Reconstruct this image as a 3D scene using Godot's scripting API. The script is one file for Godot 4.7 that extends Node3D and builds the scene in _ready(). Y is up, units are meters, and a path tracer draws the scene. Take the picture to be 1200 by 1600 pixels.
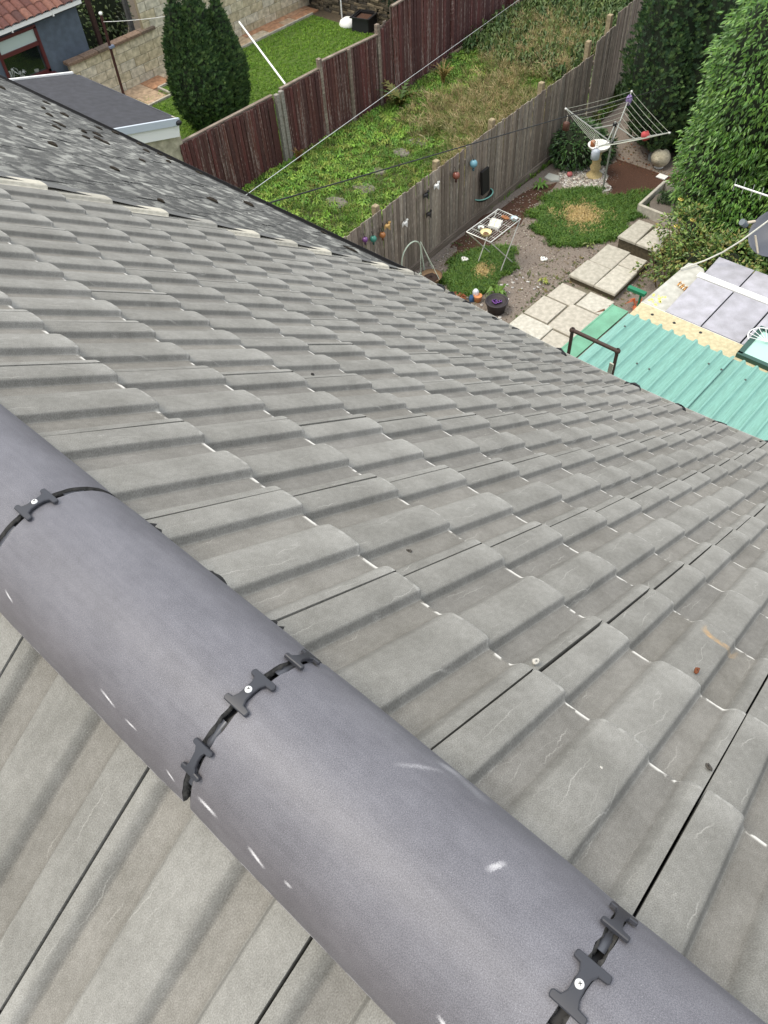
extends Node3D

# ---------------------------------------------------------------- mesh builder
class MB:
	var v := PackedVector3Array()
	var n := PackedVector3Array()
	var uv := PackedVector2Array()
	var c := PackedColorArray()
	var col := Color.WHITE
	func vert(p: Vector3, q: Vector3, t: Vector2) -> void:
		v.append(p); n.append(q); uv.append(t); c.append(col)
	# a, b, c run anticlockwise seen from outside
	func tri(a: Vector3, b: Vector3, d: Vector3, ta := Vector2.ZERO, tb := Vector2(1, 0), td := Vector2(0, 1)) -> void:
		var q := (b - a).cross(d - a).normalized()
		vert(a, q, ta); vert(d, q, td); vert(b, q, tb)
	func quad(a: Vector3, b: Vector3, d: Vector3, e: Vector3, ta := Vector2(0, 0), tb := Vector2(1, 0), td := Vector2(1, 1), te := Vector2(0, 1)) -> void:
		tri(a, b, d, ta, tb, td); tri(a, d, e, ta, td, te)
	func box(xf: Transform3D, s: Vector3) -> void:
		var h := s * 0.5
		var p := []
		for i in 8:
			p.append(xf * Vector3(h.x * (1 if i & 1 else -1), h.y * (1 if i & 2 else -1), h.z * (1 if i & 4 else -1)))
		for f in [[4, 5, 7, 6], [1, 0, 2, 3], [5, 1, 3, 7], [0, 4, 6, 2], [6, 7, 3, 2], [0, 1, 5, 4]]:
			quad(p[f[0]], p[f[1]], p[f[2]], p[f[3]])
	func boxat(center: Vector3, s: Vector3, turn := 0.0) -> void:
		box(Transform3D(Basis(Vector3.UP, turn), center), s)
	# smooth surface over rows of points; outward normal = (next row) x (next column)
	func grid(rows: Array, closed := false, flip := false, uvs: Array = []) -> void:
		var nr := rows.size()
		var nc: int = rows[0].size()
		var nn := []
		for i in nr:
			var line := PackedVector3Array()
			for j in nc:
				var i0 := maxi(i - 1, 0)
				var i1 := mini(i + 1, nr - 1)
				var j0 := j - 1
				var j1 := j + 1
				if closed:
					j0 = (j - 1 + nc - 1) % (nc - 1) if j == 0 else j - 1
					j1 = 1 if j == nc - 1 else j + 1
					if j == 0: j0 = nc - 2
				else:
					j0 = maxi(j0, 0); j1 = mini(j1, nc - 1)
				var q: Vector3 = (rows[i1][j] - rows[i0][j]).cross(rows[i][j1] - rows[i][j0])
				q = q.normalized() if q.length_squared() > 1e-16 else Vector3.UP
				line.append(-q if flip else q)
			nn.append(line)
		for i in nr - 1:
			for j in nc - 1:
				var t := [Vector2(float(j) / (nc - 1), float(i) / (nr - 1)), Vector2(float(j + 1) / (nc - 1), float(i) / (nr - 1)), Vector2(float(j + 1) / (nc - 1), float(i + 1) / (nr - 1)), Vector2(float(j) / (nc - 1), float(i + 1) / (nr - 1))]
				if uvs.size():
					t = [uvs[i][j], uvs[i][j + 1], uvs[i + 1][j + 1], uvs[i + 1][j]]
				var P := [rows[i][j], rows[i][j + 1], rows[i + 1][j + 1], rows[i + 1][j]]
				var N := [nn[i][j], nn[i][j + 1], nn[i + 1][j + 1], nn[i + 1][j]]
				for k in ([0, 1, 2, 0, 2, 3] if not flip else [0, 2, 1, 0, 3, 2]):
					vert(P[k], N[k], t[k])
	func tube(pts: Array, r: float, seg := 6, r2 := -1.0) -> void:
		var rows := []
		var up := Vector3.UP
		for i in pts.size():
			var d: Vector3 = (pts[mini(i + 1, pts.size() - 1)] - pts[maxi(i - 1, 0)]).normalized()
			if absf(d.dot(up)) > 0.95: up = Vector3.RIGHT
			var a := d.cross(up).normalized()
			var b := a.cross(d).normalized()
			up = b
			var line := PackedVector3Array()
			var rr := r if r2 < 0 else lerpf(r, r2, float(i) / maxf(1, pts.size() - 1))
			for k in seg + 1:
				var an := TAU * k / seg
				line.append(pts[i] + (a * cos(an) + b * sin(an)) * rr)
			rows.append(line)
		grid(rows, true)
		for e in [0, pts.size() - 1]:
			var m: Vector3 = pts[e]
			for k in seg:
				if e == 0: tri(m, rows[e][k], rows[e][k + 1])
				else: tri(m, rows[e][k + 1], rows[e][k])
	# profile of (radius, height), turned about the y axis of xf
	func lathe(xf: Transform3D, prof: Array, seg := 16) -> void:
		var rows := []
		for p in prof:
			var line := PackedVector3Array()
			for k in seg + 1:
				var an := -TAU * k / seg
				line.append(xf * Vector3(p.x * cos(an), p.y, p.x * sin(an)))
			rows.append(line)
		grid(rows, true)
	func ball(center: Vector3, r: Vector3, seg := 12, rough := 0.0, seed_ := 0, tilt := 0.0) -> void:
		var rows := []
		var g := RandomNumberGenerator.new()
		g.seed = seed_
		for i in seg / 2 + 1:
			var la := -PI / 2 + PI * i / (seg / 2)
			var line := PackedVector3Array()
			for k in seg + 1:
				var an := -TAU * k / seg
				var w := 1.0 + (g.randf() - 0.5) * rough
				if k == seg: line.append(line[0]); continue
				line.append(center + Basis(Vector3.RIGHT, tilt) * (Vector3(cos(la) * cos(an), sin(la), cos(la) * sin(an)) * r * w))
			rows.append(line)
		grid(rows, true)
	# prism of polygon (x, z) between y0 and y1 with a chamfered top rim
	func slab(xf: Transform3D, poly: PackedVector2Array, y0: float, y1: float, bev := 0.0, uvs := 1.0) -> void:
		var m := poly.size()
		var area := 0.0
		for i in m: area += poly[i].cross(poly[(i + 1) % m])
		var P := poly.duplicate()
		if area < 0: P.reverse()
		var inn := PackedVector2Array()
		for i in m:
			var a := (P[i] - P[(i + m - 1) % m]).normalized()
			var b := (P[(i + 1) % m] - P[i]).normalized()
			var na := Vector2(-a.y, a.x)
			var nb := Vector2(-b.y, b.x)
			var h := na + nb
			h = h / maxf(0.35, h.length_squared()) * 2.0
			inn.append(P[i] + h * bev)
		var idx := Geometry2D.triangulate_polygon(inn)
		var T := func(q: Vector2, y: float) -> Vector3: return xf * Vector3(q.x, y, q.y)
		for i in range(0, idx.size(), 3):
			var a2 := inn[idx[i]]; var b2 := inn[idx[i + 1]]; var c2 := inn[idx[i + 2]]
			if (b2 - a2).cross(c2 - a2) > 0:
				var sw := b2; b2 = c2; c2 = sw
			tri(T.call(a2, y1), T.call(b2, y1), T.call(c2, y1), a2 * uvs, b2 * uvs, c2 * uvs)
		for i in m:
			var j := (i + 1) % m
			var L := P[i].distance_to(P[j])
			quad(T.call(P[j], y0), T.call(P[i], y0), T.call(P[i], y1 - bev), T.call(P[j], y1 - bev), Vector2(0, y0) * uvs, Vector2(L, y0) * uvs, Vector2(L, y1) * uvs, Vector2(0, y1) * uvs)
			if bev > 0:
				quad(T.call(P[j], y1 - bev), T.call(P[i], y1 - bev), T.call(inn[i], y1), T.call(inn[j], y1), P[j] * uvs, P[i] * uvs, inn[i] * uvs, inn[j] * uvs)
	func rect(xf: Transform3D, s: Vector3, bev: float) -> void:
		slab(xf, PackedVector2Array([Vector2(-s.x / 2, -s.z / 2), Vector2(s.x / 2, -s.z / 2), Vector2(s.x / 2, s.z / 2), Vector2(-s.x / 2, s.z / 2)]), 0, s.y, bev)
	func mesh() -> ArrayMesh:
		var arr := []
		arr.resize(Mesh.ARRAY_MAX)
		arr[Mesh.ARRAY_VERTEX] = v; arr[Mesh.ARRAY_NORMAL] = n; arr[Mesh.ARRAY_TEX_UV] = uv; arr[Mesh.ARRAY_COLOR] = c
		var am := ArrayMesh.new()
		am.add_surface_from_arrays(Mesh.PRIMITIVE_TRIANGLES, arr)
		return am

# ---------------------------------------------------------------- nodes
var used := {}
func numbered(parent: Node, called: String) -> String:
	var key := str(parent.get_instance_id()) + called
	var k: int = used.get(key, 0)
	used[key] = k + 1
	return called if k == 0 else "%s_%03d" % [called, k]
func put(o: Node3D, called: String, parent: Node) -> void:
	o.name = numbered(parent, called)
	parent.add_child(o, true)
func thing(called: String, label: String, category: String, at := Vector3.ZERO, turn := 0.0, group := "") -> Node3D:
	var o := Node3D.new()
	put(o, called, self)
	o.position = at
	o.rotation.y = turn
	return tag(o, label, category, group)
func tag(o: Node3D, label: String, category: String, group := "", kind := "") -> Node3D:
	o.set_meta("label", label)
	o.set_meta("category", category)
	if group: o.set_meta("group", group)
	if kind: o.set_meta("kind", kind)
	return o
func part(parent: Node, called: String, mesh, m: Material, xf := Transform3D()) -> MeshInstance3D:
	var o := MeshInstance3D.new()
	o.mesh = mesh.mesh() if mesh is MB else mesh
	o.material_override = m
	o.transform = xf
	put(o, called, parent)
	return o
func structure(called: String, mesh, m: Material, label: String, category: String) -> MeshInstance3D:
	var o := part(self, called, mesh, m)
	tag(o, label, category, "", "structure")
	return o
func solo(called: String, label: String, category: String, mesh, m: Material, group := "") -> MeshInstance3D:
	var o := part(self, called, mesh, m)
	tag(o, label, category, group)
	return o
func copies(parent: Node, called: String, mesh, m: Material, xfs: Array, cols: Array) -> MultiMeshInstance3D:
	var mm := MultiMesh.new()
	mm.transform_format = MultiMesh.TRANSFORM_3D
	mm.use_colors = true
	mm.mesh = mesh.mesh() if mesh is MB else mesh
	mm.instance_count = xfs.size()
	for i in xfs.size():
		mm.set_instance_transform(i, xfs[i])
		mm.set_instance_color(i, cols[i])
	var o := MultiMeshInstance3D.new()
	o.multimesh = mm
	o.material_override = m
	put(o, called, parent)
	o.set_meta("kind", "stuff")
	return o

# ---------------------------------------------------------------- materials
var rng := RandomNumberGenerator.new()
func rf(a: float, b: float) -> float: return rng.randf_range(a, b)
func srgb(r: float, g: float, b: float) -> Color: return Color(r / 255.0, g / 255.0, b / 255.0)
func lin(r: float, g: float, b: float) -> Color: return srgb(r, g, b).srgb_to_linear()
func noise(s: int, freq: float, w: int, h: int, oct := 3, seamless := false) -> PackedByteArray:
	var f := FastNoiseLite.new()
	f.seed = s
	f.frequency = freq
	f.noise_type = FastNoiseLite.TYPE_SIMPLEX_SMOOTH
	f.fractal_octaves = oct
	var im: Image = f.get_seamless_image(w, h) if seamless else f.get_image(w, h)
	im.convert(Image.FORMAT_L8)
	return im.get_data()
func stretched(s: int, freq: float, w: int, h: int, sx: int, sy: int, oct := 3) -> PackedByteArray:
	var im := Image.create_from_data(w / sx, h / sy, false, Image.FORMAT_L8, noise(s, freq, w / sx, h / sy, oct))
	im.resize(w, h, Image.INTERPOLATE_CUBIC)
	return im.get_data()
func img(w: int, h: int, data: PackedByteArray) -> Image:
	return Image.create_from_data(w, h, false, Image.FORMAT_RGB8, data)
# a seamless mottle that multiplies a base colour: near-white with darker stains, fine grain on top
func mottle(s: int, freq: float, depth: float, grain: float, w := 512) -> ImageTexture:
	var a := noise(s, freq, w, w, 4, true)
	var b := noise(s + 9, freq * 12.0, w, w, 2, true)
	var d := PackedByteArray()
	d.resize(w * w * 3)
	for i in w * w:
		var t := 255.0 * (1.0 - depth * (1.0 - a[i] / 255.0) - grain * (1.0 - b[i] / 255.0))
		var q := int(clampf(t, 0, 255))
		d[i * 3] = q; d[i * 3 + 1] = q; d[i * 3 + 2] = int(q * (0.985 + 0.015 * a[i] / 255.0))
	return ImageTexture.create_from_image(img(w, w, d))
func bumps(s: int, freq: float, strength: float, w := 512, oct := 3) -> ImageTexture:
	var im := Image.create_from_data(w, w, false, Image.FORMAT_L8, noise(s, freq, w, w, oct, true))
	im.convert(Image.FORMAT_RGBA8)
	im.bump_map_to_normal_map(strength)
	return ImageTexture.create_from_image(im)
func mat(c: Color, rough := 0.8, metal := 0.0) -> StandardMaterial3D:
	var m := StandardMaterial3D.new()
	m.albedo_color = c
	m.roughness = rough
	m.metallic = metal
	m.vertex_color_use_as_albedo = true
	return m
func tmat(c: Color, tex: Texture2D, scale: float, rough := 0.9, nrm: Texture2D = null, nscale := 1.0) -> StandardMaterial3D:
	var m := mat(c, rough)
	m.albedo_texture = tex
	m.uv1_triplanar = true
	m.uv1_world_triplanar = true
	m.uv1_scale = Vector3(scale, scale, scale)
	if nrm:
		m.normal_enabled = true
		m.normal_texture = nrm
		m.normal_scale = nscale
	return m

# ---------------------------------------------------------------- the roof's own geometry
const PITCH := deg_to_rad(37.5)
const ROLL := 0.15
const GAUGE := 0.3375
const APEX := Vector2(0.122, 8.094)      # z and y of the line where both roof planes meet
func sag(k: float, c: float) -> float:   # an old roof: the slope is not flat
	var K := clampf(k, -20, 5) / 10.0
	var C := clampf(c, 0, 13.2) / 10.0
	return ROLL * (-0.0231 * K * K - 0.1174 * C * C - 0.0833 * K * C + 0.309 * K * K * C + 0.5239 * K * C * C + 0.3759 * C * C * C)
func roof(k: float, c: float, up := 0.0) -> Vector3:
	var s := c * GAUGE
	var h := up + sag(k, c)
	return Vector3(k * ROLL, 8.0 - s * sin(PITCH) + h * cos(PITCH), -s * cos(PITCH) - h * sin(PITCH))
func roof_frame(k: float, c: float, up := 0.0) -> Transform3D:
	var o := roof(k, c, up)
	var ex := (roof(k + 1, c) - roof(k - 1, c)).normalized()
	var ez := (roof(k, c - 0.9) - roof(k, c + 0.1)).normalized()
	var ey := ez.cross(ex).normalized()
	return Transform3D(Basis(ex, ey, ex.cross(ey).normalized()), o)
func roll_height(f: float) -> float:     # height of the tile over its trough, f = place within one roll
	f = fposmod(f, 1.0)
	var X := [0.0, 0.06, 0.2, 0.30, 0.32, 0.36, 0.40, 0.44, 0.54, 0.66, 0.80, 0.90, 0.945, 0.98, 1.0]
	var Y := [0.0, 0.0, -0.0004, 0.0003, 0.0024, 0.0100, 0.0155, 0.0180, 0.0200, 0.0212, 0.0213, 0.0196, 0.0165, 0.0032, 0.0]
	for i in X.size() - 1:
		if f <= X[i + 1]:
			return 0.9 * lerpf(Y[i], Y[i + 1], (f - X[i]) / (X[i + 1] - X[i]))
	return 0.0
const FS := [0.0, 0.06, 0.2, 0.29, 0.31, 0.33, 0.355, 0.38, 0.41, 0.44, 0.48, 0.53, 0.59, 0.66, 0.73, 0.8, 0.86, 0.90, 0.925, 0.945, 0.955, 0.967, 0.98, 0.99]
func tile_mesh(f0: float, f1: float, s: int) -> ArrayMesh:
	var g := RandomNumberGenerator.new()
	g.seed = s
	var xs := [f0]
	for r in [-1, 0, 1, 2, 3]:
		for f in FS:
			if f + r > f0 + 0.004 and f + r < f1 - 0.004: xs.append(f + r)
	xs.append(f1)
	var top := func(f: float, z: float) -> float:
		return roll_height(f) + 0.025 * (1.0 - z / GAUGE)
	var m := MB.new()
	var rows := []
	var uvs := []
	var wob := []
	for i in xs.size(): wob.append((g.randf() - 0.5) * 0.0035)
	# nose: from the underside round the rim to the back of the tile
	for q in [[0.0015, -0.018, 0.0], [0.0, -0.008, 0.006], [0.0012, -0.003, 0.012], [0.005, -0.0008, 0.02], [0.012, 0.0, 0.035], [0.12, 0.0, 0.3], [0.24, 0.0, 0.6], [0.42, 0.0, 1.0]]:
		var line := PackedVector3Array()
		var ul := []
		for i in xs.size():
			var f: float = xs[i]
			var z: float = q[0] + (wob[i] if q[0] < 0.006 else 0.0)
			var y: float = top.call(f, q[0]) + q[1] + (wob[i] * 0.3 if q[0] < 0.02 else 0.0)
			var rim := 0.0
			if i == 0 or i == xs.size() - 1: rim = 0.0012
			line.append(Vector3((f - f0) * ROLL, y - rim, z))
			ul.append(Vector2((f - f0) / (f1 - f0), 1.0 - q[2]))
		rows.append(line); uvs.append(ul)
	m.grid(rows, false, false, uvs)
	# underside and the two long edges
	var under := []
	for q in [0.0015, 0.42]:
		var line := PackedVector3Array()
		for f in xs: line.append(Vector3((f - f0) * ROLL, top.call(f, q) - 0.018, q))
		under.append(line)
	m.grid(under, false, true)
	for e in [0, xs.size() - 1]:
		var a: Vector3 = rows[4][e]
		var b: Vector3 = rows[7][e]
		var d: Vector3 = under[1][e]
		var h: Vector3 = under[0][e]
		if e == 0: m.quad(h, a, b, d, Vector2(0.002, 0.9), Vector2(0.002, 0.9), Vector2(0.002, 0.5), Vector2(0.002, 0.5))
		else: m.quad(a, h, d, b, Vector2(0.998, 0.9), Vector2(0.998, 0.9), Vector2(0.998, 0.5), Vector2(0.998, 0.5))
	return m.mesh()

# concrete tile face: u across two rolls from the side lock, v up the tile (0 = head, 1 = nose)
func tile_texture(s: int, f0: float, f1: float, rust := false, w := 512) -> ImageTexture:
	var g := RandomNumberGenerator.new()
	g.seed = s
	var big := noise(s, 0.006, w, w, 4)
	var fine := noise(s + 1, 0.28, w, w, 2)
	var mid := noise(s + 2, 0.035, w, w, 4)
	var run := stretched(s + 3, 0.12, w, w, 1, 8, 3)
	var rag := noise(s + 4, 0.022, w, w, 3)
	var lime := PackedFloat32Array()
	lime.resize(w * w)
	var wet := g.randf_range(0.5, 1.9)
	for k in g.randi_range(7, 15):           # water runs and scratches down the slope
		var x := g.randf() * w
		var y := g.randf() * w * 0.6 + w * 0.1
		var n := g.randi_range(50, 230)
		var st := g.randf_range(0.08, 0.30) * wet
		var dx := g.randf_range(-0.15, 0.15)
		var wd := g.randi_range(0, 2)
		for i in n:
			x += dx + g.randf_range(-0.9, 0.9)
			y += 1.0
			if g.randf() < 0.04: dx = g.randf_range(-0.35, 0.35)
			for o in wd + 1:
				var px := int(x) + o
				if px >= 0 and px < w and y < w:
					lime[int(y) * w + px] = maxf(lime[int(y) * w + px], st * (0.4 + 0.6 * g.randf()) * sin(PI * i / n))
	for k in 260:                            # grit and lime specks
		var x := g.randi() % w
		var y := g.randi() % w
		lime[y * w + x] = maxf(lime[y * w + x], g.randf_range(0.1, 0.5))
	for k in 2:                              # knocks
		var cx := g.randi() % w
		var cy := g.randi() % w
		for i in 90:
			var x := cx + int(g.randfn() * 4)
			var y := cy + int(g.randfn() * 7)
			if x >= 0 and x < w and y >= 0 and y < w: lime[y * w + x] = g.randf_range(0.1, 0.4)
	var warm := g.randf_range(-2, 4)
	var chip := g.randf_range(70, 118)
	var lift := g.randf_range(-7, 7)
	var d := PackedByteArray()
	d.resize(w * w * 3)
	var dark_band := PackedFloat32Array()
	var trough := PackedFloat32Array()
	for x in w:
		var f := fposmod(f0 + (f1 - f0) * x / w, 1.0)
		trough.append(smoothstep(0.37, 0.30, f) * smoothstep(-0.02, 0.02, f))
		dark_band.append(smoothstep(0.92, 0.955, f) * smoothstep(1.01, 0.985, f) + 0.6 * smoothstep(0.06, 0.0, f) + 0.7 * smoothstep(0.29, 0.33, f) * smoothstep(0.43, 0.38, f))  # darker on the steep side, at its foot and on the rise
	for y in w:
		var nose := smoothstep(w * 0.952, w * 0.972, float(y))
		for x in w:
			var i := y * w + x
			var t := 127.0 + lift + (big[i] - 128) * 0.06 + (fine[i] - 128) * 0.17 + (mid[i] - 128) * 0.05 + (run[i] - 128) * 0.018
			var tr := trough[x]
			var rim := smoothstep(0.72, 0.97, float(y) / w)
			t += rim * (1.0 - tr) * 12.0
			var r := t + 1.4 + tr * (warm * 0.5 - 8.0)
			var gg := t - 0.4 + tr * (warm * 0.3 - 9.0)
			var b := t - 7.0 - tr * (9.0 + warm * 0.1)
			var k := dark_band[x] * 0.12 * (0.6 + 0.4 * rag[i] / 255.0)
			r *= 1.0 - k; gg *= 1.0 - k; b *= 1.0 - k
			var l := lime[i]
			if nose > 0.0:
				l = maxf(l, nose * tr * clampf((rag[i] - chip) / 40.0, 0, 1) * 0.85)
				l = maxf(l, nose * 0.25 * clampf((rag[i] - 120) / 60.0, 0, 1))
			if rust:                         # one rust-orange curved smear across the second roll
				var q := Vector2((x / float(w) - 0.62) * 0.30, (y / float(w) - 0.93) * 0.42)
				var o := smoothstep(0.013, 0.006, absf(q.length() - 0.05)) * smoothstep(-0.01, 0.012, -q.y) * smoothstep(0.05, 0.03, absf(q.x)) * rag[i] / 255.0
				r = lerpf(r, 206, o * 0.8); gg = lerpf(gg, 156, o * 0.8); b = lerpf(b, 96, o * 0.8)
			d[i * 3] = int(clampf(lerpf(r, 232, l), 0, 255))
			d[i * 3 + 1] = int(clampf(lerpf(gg, 229, l), 0, 255))
			d[i * 3 + 2] = int(clampf(lerpf(b, 220, l), 0, 255))
	return ImageTexture.create_from_image(img(w, w, d))

# ridge tile face: u along the ridge, v round the arc (0 front edge, 1 back edge); strokes = [u, v, du, dv, width, strength]
func ridge_texture(s: int, strokes: Array, w := 768) -> ImageTexture:
	var g := RandomNumberGenerator.new()
	g.seed = s
	var big := noise(s, 0.004, w, w, 4)
	var mid := noise(s + 1, 0.02, w, w, 4)
	var fine := noise(s + 2, 0.33, w, w, 2)
	var run := stretched(s + 3, 0.05, w, w, 16, 1, 3)
	var lime := PackedFloat32Array()
	lime.resize(w * w)
	for k in 420:
		lime[g.randi() % (w * w)] = g.randf_range(0.1, 0.6)
	for q in strokes:
		var n := 220
		for i in n:
			var t := float(i) / n
			for o in int(q[4] * 3):
				var x := int((q[0] + q[2] * t) * w + g.randfn() * q[4])
				var y := int((q[1] + q[3] * t) * w + g.randfn() * q[4])
				if x >= 0 and x < w and y >= 0 and y < w:
					lime[y * w + x] = maxf(lime[y * w + x], q[5] * g.randf_range(0.4, 1.0) * (0.25 + 0.75 * sin(PI * t)))
	var d := PackedByteArray()
	d.resize(w * w * 3)
	for y in w:
		var edge := maxf(smoothstep(0.012, 0.0, float(y) / w), smoothstep(0.99, 1.0, float(y) / w)) * 0.55
		var low := smoothstep(0.55, 0.95, float(y) / w)
		for x in w:
			var i := y * w + x
			var t := (big[i] - 128) * 0.04 + (mid[i] - 128) * 0.03 + (fine[i] - 128) * 0.24 + (run[i] - 128) * 0.025
			var l := maxf(lime[i], edge * clampf((mid[i] - 110) / 60.0, 0, 1))
			d[i * 3] = int(clampf(lerpf(99 + t + low * 2, 236, l), 0, 255))
			d[i * 3 + 1] = int(clampf(lerpf(98 + t, 234, l), 0, 255))
			d[i * 3 + 2] = int(clampf(lerpf(103 + t - low * 3, 232, l), 0, 255))
	return ImageTexture.create_from_image(img(w, w, d))
# wooden boards: grain runs along v; paint worn back to grey wood where wear is high
func board_texture(s: int, base: Color, worn: Color, amount: float, w := 128, h := 512) -> ImageTexture:
	var a := stretched(s, 0.05, w, h, 1, 32, 3)
	var b := stretched(s + 1, 0.2, w, h, 1, 16, 2)
	var p := noise(s + 2, 0.03, w, h, 4)
	var d := PackedByteArray()
	d.resize(w * h * 3)
	for i in w * h:
		var k := clampf((a[i] / 255.0 * 0.6 + p[i] / 255.0 * 0.4 - 1.0 + amount) * 4.0, 0, 1)
		var l := 0.82 + 0.36 * b[i] / 255.0
		var q := base.lerp(worn, k)
		d[i * 3] = int(clampf(q.r * 255 * l, 0, 255))
		d[i * 3 + 1] = int(clampf(q.g * 255 * l, 0, 255))
		d[i * 3 + 2] = int(clampf(q.b * 255 * l, 0, 255))
	return ImageTexture.create_from_image(img(w, h, d))

# ================================================================ build
var M := {}
var tx := {}
func _ready() -> void:
	rng.seed = 20
	# camera, sky, sun, exposure
	var cam := Camera3D.new()
	cam.name = "camera"
	cam.fov = rad_to_deg(2.0 * atan(800.0 / 1223.3))
	cam.near = 0.05
	cam.far = 600
	cam.transform = Transform3D(Basis(Vector3(0.74771378, -0.05381246, -0.66183708), Vector3(-0.49829569, 0.61331396, -0.61281922), Vector3(0.43889123, 0.78800394, 0.43176878)), Vector3(0.3303, 8.9944, 0.2768))
	add_child(cam)
	cam.current = true
	var env := Environment.new()
	var sky := Sky.new()
	var sm := ProceduralSkyMaterial.new()
	sm.sky_top_color = srgb(216, 222, 232)
	sm.sky_horizon_color = srgb(212, 217, 223)
	sm.ground_bottom_color = srgb(90, 92, 84)
	sm.ground_horizon_color = srgb(206, 211, 216)
	sm.sky_curve = 0.3
	sky.sky_material = sm
	env.background_mode = Environment.BG_SKY
	env.sky = sky
	env.background_energy_multiplier = 1.0
	env.tonemap_mode = Environment.TONE_MAPPER_LINEAR
	env.tonemap_exposure = 2.1
	env.sdfgi_enabled = true
	env.ssao_enabled = true
	env.ssil_enabled = true
	var we := WorldEnvironment.new()
	we.name = "environment"
	we.environment = env
	add_child(we)
	var sun := DirectionalLight3D.new()
	sun.name = "sun"
	sun.light_energy = 0.45
	sun.light_color = Color(1.0, 0.97, 0.92)
	sun.light_angular_distance = 25
	sun.shadow_enabled = true
	sun.transform = Transform3D(Basis.looking_at(Vector3(0.3, -1.0, -0.34)), Vector3(0, 20, 0))
	add_child(sun)
	materials()
	ground()
	tiled_house()
	slate_house()
	gardens()

func materials() -> void:
	tx.soft = mottle(3, 0.008, 0.16, 0.06)
	tx.grit = mottle(5, 0.03, 0.2, 0.35)
	tx.stain = mottle(8, 0.014, 0.28, 0.14)
	tx.slab = mottle(17, 0.02, 0.16, 0.18)
	tx.nfine = bumps(11, 0.22, 1.2)
	tx.nmid = bumps(12, 0.05, 2.5)
	M.black = mat(srgb(22, 22, 24), 0.6)
	M.felt = tmat(srgb(38, 37, 38), tx.grit, 1.5)
	M.plastic = mat(srgb(50, 51, 56), 0.36)
	M.mortar_dark = tmat(srgb(92, 90, 87), tx.grit, 9.0, 1.0, tx.nmid, 2.0)
	M.pad = mat(srgb(74, 76, 82), 0.35)
	M.white = mat(srgb(232, 232, 228), 0.45)
	M.render = tmat(srgb(190, 184, 170), tx.stain, 0.5)

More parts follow.
